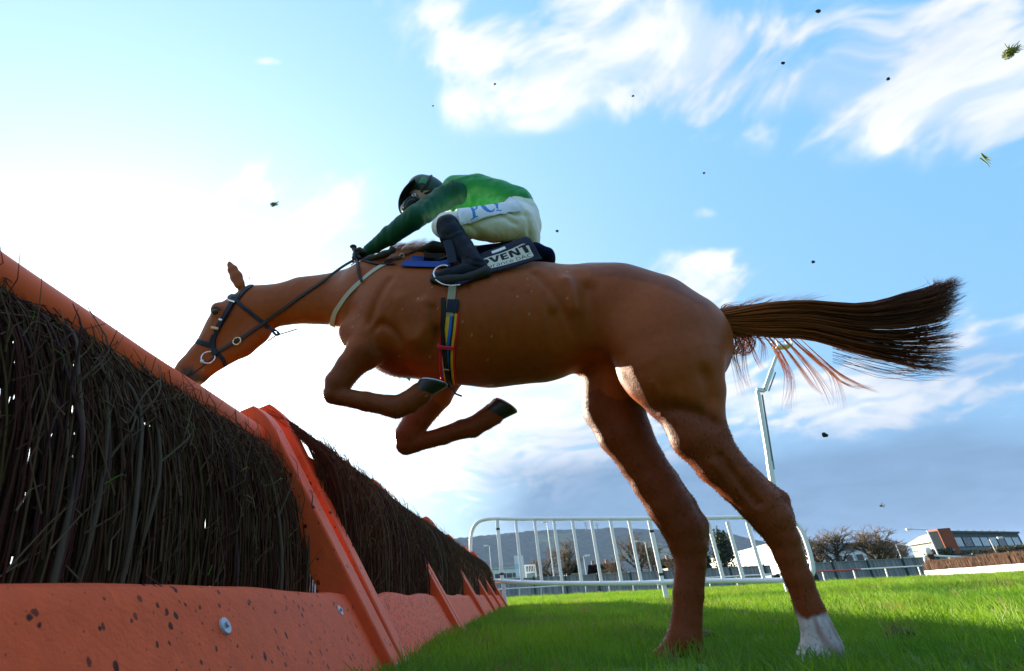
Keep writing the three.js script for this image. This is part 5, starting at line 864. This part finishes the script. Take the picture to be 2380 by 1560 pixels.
{ // low buildings on the left, beyond the rail
  const a = block('flat_roofed_shed', 'low white flat roofed shed at the left end of the timber fence', 492, 520, -110, -110, top(505, 570, -110) + 0.3, 9, wallW); part('roof', boxAt(a.L + 0.6, 0.25, 9.4, a.L / 2, top(505, 570, -110) + 0.45, -4.5), std([0.5, 0.52, 0.55], 0.7), a.G); for (let k = 0; k < 4; k++) part('window', boxAt(1, 0.8, 0.1, 1 + k * (a.L - 2) / 3, 4.2, 0.03), glass, a.G);
  const z = -78, l = zp(515.3, 570, z), r = zp(524.6, 570, z), t = top(520, 555.5, z), g = groundY(l.x, z), G = thing('sign_totem', 'white and pale blue panelled sign tower left of the tall lighting mast', 'sign', V((l.x + r.x) / 2, g, z)), w = r.x - l.x, hh = t - g;
  part('frame', boxAt(w, hh, 0.5, 0, hh / 2, 0), std([0.75, 0.78, 0.82], 0.6), G); for (let k = 0; k < 5; k++) part('panel', boxAt(w * 0.52, hh * 0.13, 0.06, -w * 0.2, hh * (0.3 + 0.145 * k), 0.27), std(k % 2 ? [0.45, 0.62, 0.82] : [0.68, 0.75, 0.84], 0.5), G);
  const gl = zp(525.5, 570, -80), gr = zp(535.5, 570, -80), gt = top(530, 564.5, -80), gg = groundY(gl.x, -80), Q = thing('steel_gantry', 'open white steel gantry frame beside the sign tower', 'gantry', V(gl.x, gg, -80)), gw = gr.x - gl.x, gh = gt - gg;
  for (const x of [0, gw]) part('post', boxAt(0.18, gh, 0.18, x, gh / 2, 0), wallW, Q); for (const y of [gh, gh * 0.78]) part('beam', boxAt(gw, 0.2, 0.2, gw / 2, y - 0.1, 0.01), wallW, Q); for (let k = 1; k < 4; k++) part('brace', bar(V(gw * k / 4, gh * 0.78, 0), V(gw * (k + 0.5) / 4, gh - 0.15, 0), 0.09, 0.09), wallW, Q);
  const hs = [[566, 579, 571.5, 'terrace of brown roofed houses behind the second wing rail bar from the middle'], [592, 606, 571, 'brown roofed house left of the small tawny tree'], [606, 622, 569.5, 'low white rendered house under the tall ivy clad tree'], [668, 690, 564, 'small grey roofed house between the hind legs']];
  hs.forEach(([x0, x1, y, label], i) => { const zz = -135, e = top((x0 + x1) / 2, y, zz), k = block('house', label, x0, x1, zz, zz, e, 8, i === 2 ? wallW : std([0.42, 0.38, 0.33], 0.8)); const s = new THREE.Shape([[0.5, 0], [-8.5, 0], [-4, 2.0]].map(([a2, b2]) => new THREE.Vector2(a2, b2))), rf = new THREE.ExtrudeGeometry(s, { depth: k.L + 0.4, bevelEnabled: false }); rf.rotateY(-Math.PI / 2); rf.scale(1, 1, -1); rf.translate(k.L + 0.2, e, 0); rf.computeBoundingBox(); if (rf.boundingBox.max.z > 4) rf.translate(0, 0, -8); const ii = rf.index; part('roof', rf, std([0.11, 0.07, 0.055], 0.85, { side: THREE.DoubleSide }), k.G); part('chimney', boxAt(0.6, 1.1, 0.6, k.L * 0.3, e + 2.3, -4), std([0.3, 0.16, 0.1], 0.8), k.G); for (let w = 0; w < 3; w++) part('window', boxAt(0.9, 0.8, 0.1, k.L * (0.2 + 0.3 * w), e - 0.8, 0.03), glass, k.G); });
}
// lamps
function lamp(tx, ty, z, arm, label, r = 0.085, twin = false) {
  const t = zp(tx, ty, z), g = groundY(t.x, z), G = thing('street_lamp', label, 'street lamp', V(t.x, g, z), 'street lamps behind the fence'), h = t.y - g, m = std([0.62, 0.64, 0.64], 0.45, { metalness: 0.3 }), s = new Soup(); s.tube([V(0, 0, 0), V(0, h * 0.3, 0), V(0, h, 0)], r, r * 0.6, 8, null, true); part('pole', s.geo(), m, G);
  const e = arm; part('arm', bar(V(0, h - 0.05, 0), V(e, h + Math.abs(e) * 0.08, 0), 0.08, 0.08), m, G); const hd = part('lamp_head', new RoundedBoxGeometry(0.62, 0.17, 0.3, 2, 0.06).translate(e + Math.sign(e) * 0.3, h + Math.abs(e) * 0.08 + 0.02, 0), std([0.75, 0.76, 0.76], 0.4), G); part('lens', new RoundedBoxGeometry(0.5, 0.06, 0.26, 1, 0.02).translate(e + Math.sign(e) * 0.3, h + Math.abs(e) * 0.08 - 0.08, 0), std([0.8, 0.82, 0.82], 0.15), hd); return G;
}
lamp(489.4, 545.6, -84, -0.25, 'slim street lamp at the left end between the first wing rail bars');
lamp(547, 522, -84, -0.12, 'tallest lighting mast, between the third and fourth wing rail bars', 0.14);
lamp(583.5, 556, -72, 0.25, 'short street lamp beside the sixth wing rail bar');
lamp(644.7, 541.4, -74, -0.9, 'goose-neck street lamp left of the far hind leg');
lamp(926.7, 529.4, -68, -1.6, 'long armed street lamp in front of the apartment block', 0.1);
lamp(895.6, 544.3, -76, 0.7, 'small street lamp in front of the white house\'s right end');
lamp(989.5, 539.1, -72, 0.9, 'street lamp in front of the glazed apartment front');
// pylons on the ridge
{
  const tone = std([0.2, 0.22, 0.25], 0.6); for (const [x, y0, y1, z, label] of [[587, 521.5, 529, -900, 'left pylon on the wooded ridge'], [598, 522, 529, -900, 'right pylon on the wooded ridge'], [431, 524, 540, -420, 'pylon showing faintly above the far hurdles']]) {
    const t = zp(x, y0, z), b = zp(x, y1 + 3, z), G = thing('pylon', label, 'pylon', b), h = t.y - b.y, s = new Soup(), w = h * 0.12, q = h * 0.012; for (const k of [-1, 1]) for (const d of [-1, 1]) s.tube([V(k * w, 0, d * w), V(k * w * 0.3, h * 0.6, d * w * 0.3), V(0, h, 0)], q, q, 4); for (let f = 0; f < 5; f++) { const u = w * (1 - f * 0.15), v = w * (1 - (f + 1) * 0.15); s.tube([V(-u, f * h * 0.13, w * 0.5), V(v, (f + 1) * h * 0.13, w * 0.5)], q * 0.7, q * 0.7, 3); s.tube([V(u, f * h * 0.13, w * 0.5), V(-v, (f + 1) * h * 0.13, w * 0.5)], q * 0.7, q * 0.7, 3); } part('tower', s.geo(), tone, G);
    const a = new Soup(); for (const f of [0.66, 0.78, 0.9]) a.tube([V(-h * 0.2, h * f, 0), V(h * 0.2, h * f, 0)], q, q, 4); part('cross_arms', a.geo(), tone, G);
  }
}
// boom lift with its basket
{
  const z = -44, p = (x, y) => zp(x, y, z), m = std([0.72, 0.75, 0.70], 0.45), dk = std([0.12, 0.15, 0.15], 0.5), j = p(757.5, 391), lowEnd = p(776, 505), dirn = lowEnd.clone().sub(j).normalize(), t = (1.5 - j.y) / dirn.y, foot = j.clone().addScaledVector(dirn, t), G = thing('boom_lift', 'white telescopic boom lift raised behind the horse\'s hindquarters', 'boom lift', V(foot.x, groundY(foot.x, z), z));
  const b = (n, a, c, w, mm = m) => part(n, rel(bar(a, c, w, w * 0.9), G), mm, G);
  b('lower_boom', foot, j, 0.30); b('boom_sleeve', foot, foot.clone().lerp(j, 0.55), 0.36); part('ram', rel(bar(foot.clone().lerp(j, 0.5).add(V(0.24, 0, 0.1)), j.clone().add(V(0.22, -0.4, 0.1)), 0.1, 0.1), G), dk, G);
  const j2 = p(764.5, 390.5), k = p(776, 357), k2 = p(779.5, 351.5); b('knuckle', j.clone().add(V(-0.05, 0.12, 0)), j2, 0.3, m); b('upper_boom', j2, j2.clone().lerp(k, 0.62), 0.3); b('upper_boom_tip', j2, k, 0.22); b('link', j2.clone().add(V(0.3, -0.1, 0.05)), j2.clone().lerp(k, 0.55).add(V(0.34, -0.1, 0.05)), 0.09, dk); b('jib', k, k2, 0.17);
  const c = p(783, 347), K = part('basket', new RoundedBoxGeometry(1.3, 0.16, 0.9, 1, 0.04).translate(c.x - G.position.x, c.y - G.position.y, 0), m, G); for (const y of [0.35, 0.7]) { const s = new Soup(), q = [[-0.62, -0.42], [0.62, -0.42], [0.62, 0.42], [-0.62, 0.42], [-0.62, -0.42]].map(([x, d]) => V(c.x - G.position.x + x, c.y - G.position.y + y, d)); s.tube(q, 0.035, 0.035, 6); part('guard_rail', s.geo(), m, K); } for (const [x, d] of [[-0.62, -0.42], [0.62, -0.42], [0.62, 0.42], [-0.62, 0.42]]) part('guard_post', boxAt(0.06, 0.8, 0.06, c.x - G.position.x + x, c.y - G.position.y + 0.4, d), m, K);
  const fx = foot.x - G.position.x; part('turntable', new RoundedBoxGeometry(1.6, 1.0, 1.5, 2, 0.1).translate(fx, 1.15, -0.2), m, G); part('chassis', new RoundedBoxGeometry(3.2, 0.5, 1.9, 2, 0.1).translate(fx, 0.5, -0.2), dk, G); for (const [x, d] of [[-1.1, -0.9], [1.1, -0.9], [-1.1, 0.9], [1.1, 0.9]]) part('wheel', new THREE.CylinderGeometry(0.42, 0.42, 0.3, 20).rotateX(Math.PI / 2).translate(fx + x, 0.38, d - 0.2), std([0.02, 0.02, 0.02], 0.9), G);
}
// clods and torn grass thrown up by the hooves
{
  const mud = std([0.022, 0.016, 0.012], 0.9), clods = [[818, 11, 0.0095, -1.7, 'largest dark clod of mud in the air at the top edge'], [783, 63, 0.008, -1.9, 'dark clod in the cloud below the topmost one'], [888, 79, 0.007, -1.8, 'dark clod against the white cloud on the right'], [825, 435, 0.0065, -1.6, 'dark clod right of the boom lift'], [633, 96, 0.005, -1.8, 'small dark speck of mud above the rider\'s back'], [495, 84, 0.005, -1.8, 'small curled speck beside the cloud above the helmet'], [433, 106, 0.004, -1.9, 'tiny speck left of the ragged cloud'], [704, 173, 0.004, -1.7, 'tiny speck in the blue above the tail'], [557, 231, 0.005, -1.7, 'tiny blurred speck above the croup'], [813, 262, 0.005, -1.7, 'tiny speck just above the tail']];
  for (const [x, y, r, z, label] of clods) { const g = new THREE.IcosahedronGeometry(r, 2), p = g.attributes.position; for (let i = 0; i < p.count; i++) { const v = V(p.getX(i), p.getY(i), p.getZ(i)), k = 0.65 + 0.8 * noise(v.x / r * 1.6 + x, v.y / r * 1.6, v.z / r * 1.6); p.setXYZ(i, v.x * k * 1.2, v.y * k, v.z * k * 0.8); } g.computeVertexNormals(); const m = solo('mud_clod', g, mud, label, 'mud clod', 'clods of mud flying'); m.position.copy(zp(x, y, z)); }
  const tuftOf = (x, y, z, s, n, label, tilt, soil = true) => { const c = zp(x, y, z), G = thing('grass_tuft', label, 'grass tuft', c), S = new Soup(); for (let k = 0; k < n; k++) { const a = tilt + gauss() * 0.7, L = s * rr(0.5, 1.3), d = V(Math.cos(a), Math.sin(a), gauss() * 0.5); S.tube(curve([V(gauss() * s * 0.2, gauss() * s * 0.2, gauss() * s * 0.2), d.clone().multiplyScalar(L * 0.6).add(V(0, gauss() * s * 0.2, 0)), d.clone().multiplyScalar(L)], 5), s * 0.06, s * 0.015, 4, rnd() < 0.4 ? [0.3, 0.3, 0.05] : [0.13, 0.2, 0.03]); } part('blades', S.geo(), tinted(0.8), G); if (s > 0.02 && soil) { const g = new THREE.IcosahedronGeometry(s * 0.42, 2), p = g.attributes.position; for (let i = 0; i < p.count; i++) { const k = 0.7 + 0.6 * noise(i * 0.7, x); p.setXYZ(i, p.getX(i) * k, p.getY(i) * k, p.getZ(i) * k); } g.computeVertexNormals(); part('soil', g.translate(-s * 0.2, -s * 0.1, 0), std([0.17, 0.2, 0.03], 0.9), G); } };
  tuftOf(1010, 53, -1.5, 0.042, 60, 'torn green grass tuft flying at the upper right edge', 0.75);
  tuftOf(274, 204, -1.7, 0.024, 18, 'torn grass wisp flying in the white cloud above the horse\'s head', 0.1);
  tuftOf(980, 155, -1.5, 0.042, 4, 'thin blades of grass flying below the upper right tuft', -0.95, false);
  tuftOf(880, 506, -2.4, 0.022, 8, 'pale blade of grass flying above the far trees', 0.5, false);
  tuftOf(409.5, 380, -1.9, 0.016, 40, 'clump of bright grass and soil caught on the near fore hoof', 2.0);
  tuftOf(250, 278, -1.9, 0.0195, 3, 'single grass stalk flying just behind the horse\'s ear', 2.6);
}
// torn turf where the hooves landed
for (const [x, y, r, label] of [[700, 641, 0.05, 'brown torn turf between the two hind hooves'], [775, 628, 0.04, 'small divot of soil beside the white sock'], [640, 636, 0.035, 'divot of soil left of the far hind hoof'], [745, 618, 0.03, 'small tawny divot between the hind legs farther back'], [905, 640, 0.035, 'divot of soil in the shadow right of the white sock']]) {
  const c = gp(x, y), G = thing('divot', label, 'divot', c), S = new Soup(), g = new THREE.IcosahedronGeometry(r, 3), p = g.attributes.position; for (let i = 0; i < p.count; i++) { const v = V(p.getX(i), p.getY(i), p.getZ(i)), k = 0.7 + 0.7 * noise(v.x / r * 1.8 + x, v.y / r * 1.8, v.z / r * 1.8); p.setXYZ(i, v.x * k * 1.5, v.y * k * 0.6 + 0.012, v.z * k * 1.3); } g.computeVertexNormals(); part('soil', g, std([0.05, 0.033, 0.02], 0.95), G);
  for (let k = 0; k < 40; k++) { const a = rr(0, 6.283), b = V(Math.cos(a) * r * rr(0.4, 1.8), 0.015, Math.sin(a) * r * rr(0.4, 1.6)), d = V(gauss() * 0.03, rr(0, 0.05), gauss() * 0.03); S.tube([b, b.clone().addScaledVector(d, 0.6).add(V(0, 0.006, 0)), b.clone().add(d)], 0.0016, 0.0006, 3, rnd() < 0.6 ? [0.26, 0.2, 0.08] : [0.09, 0.1, 0.03]); } part('torn_blades', S.geo(), tinted(0.9), G, null, 'stuff');
}
scene.fog = new THREE.FogExp2(new THREE.Color(0.45, 0.62, 0.95), 0.00006);
renderer.render(scene, camera);
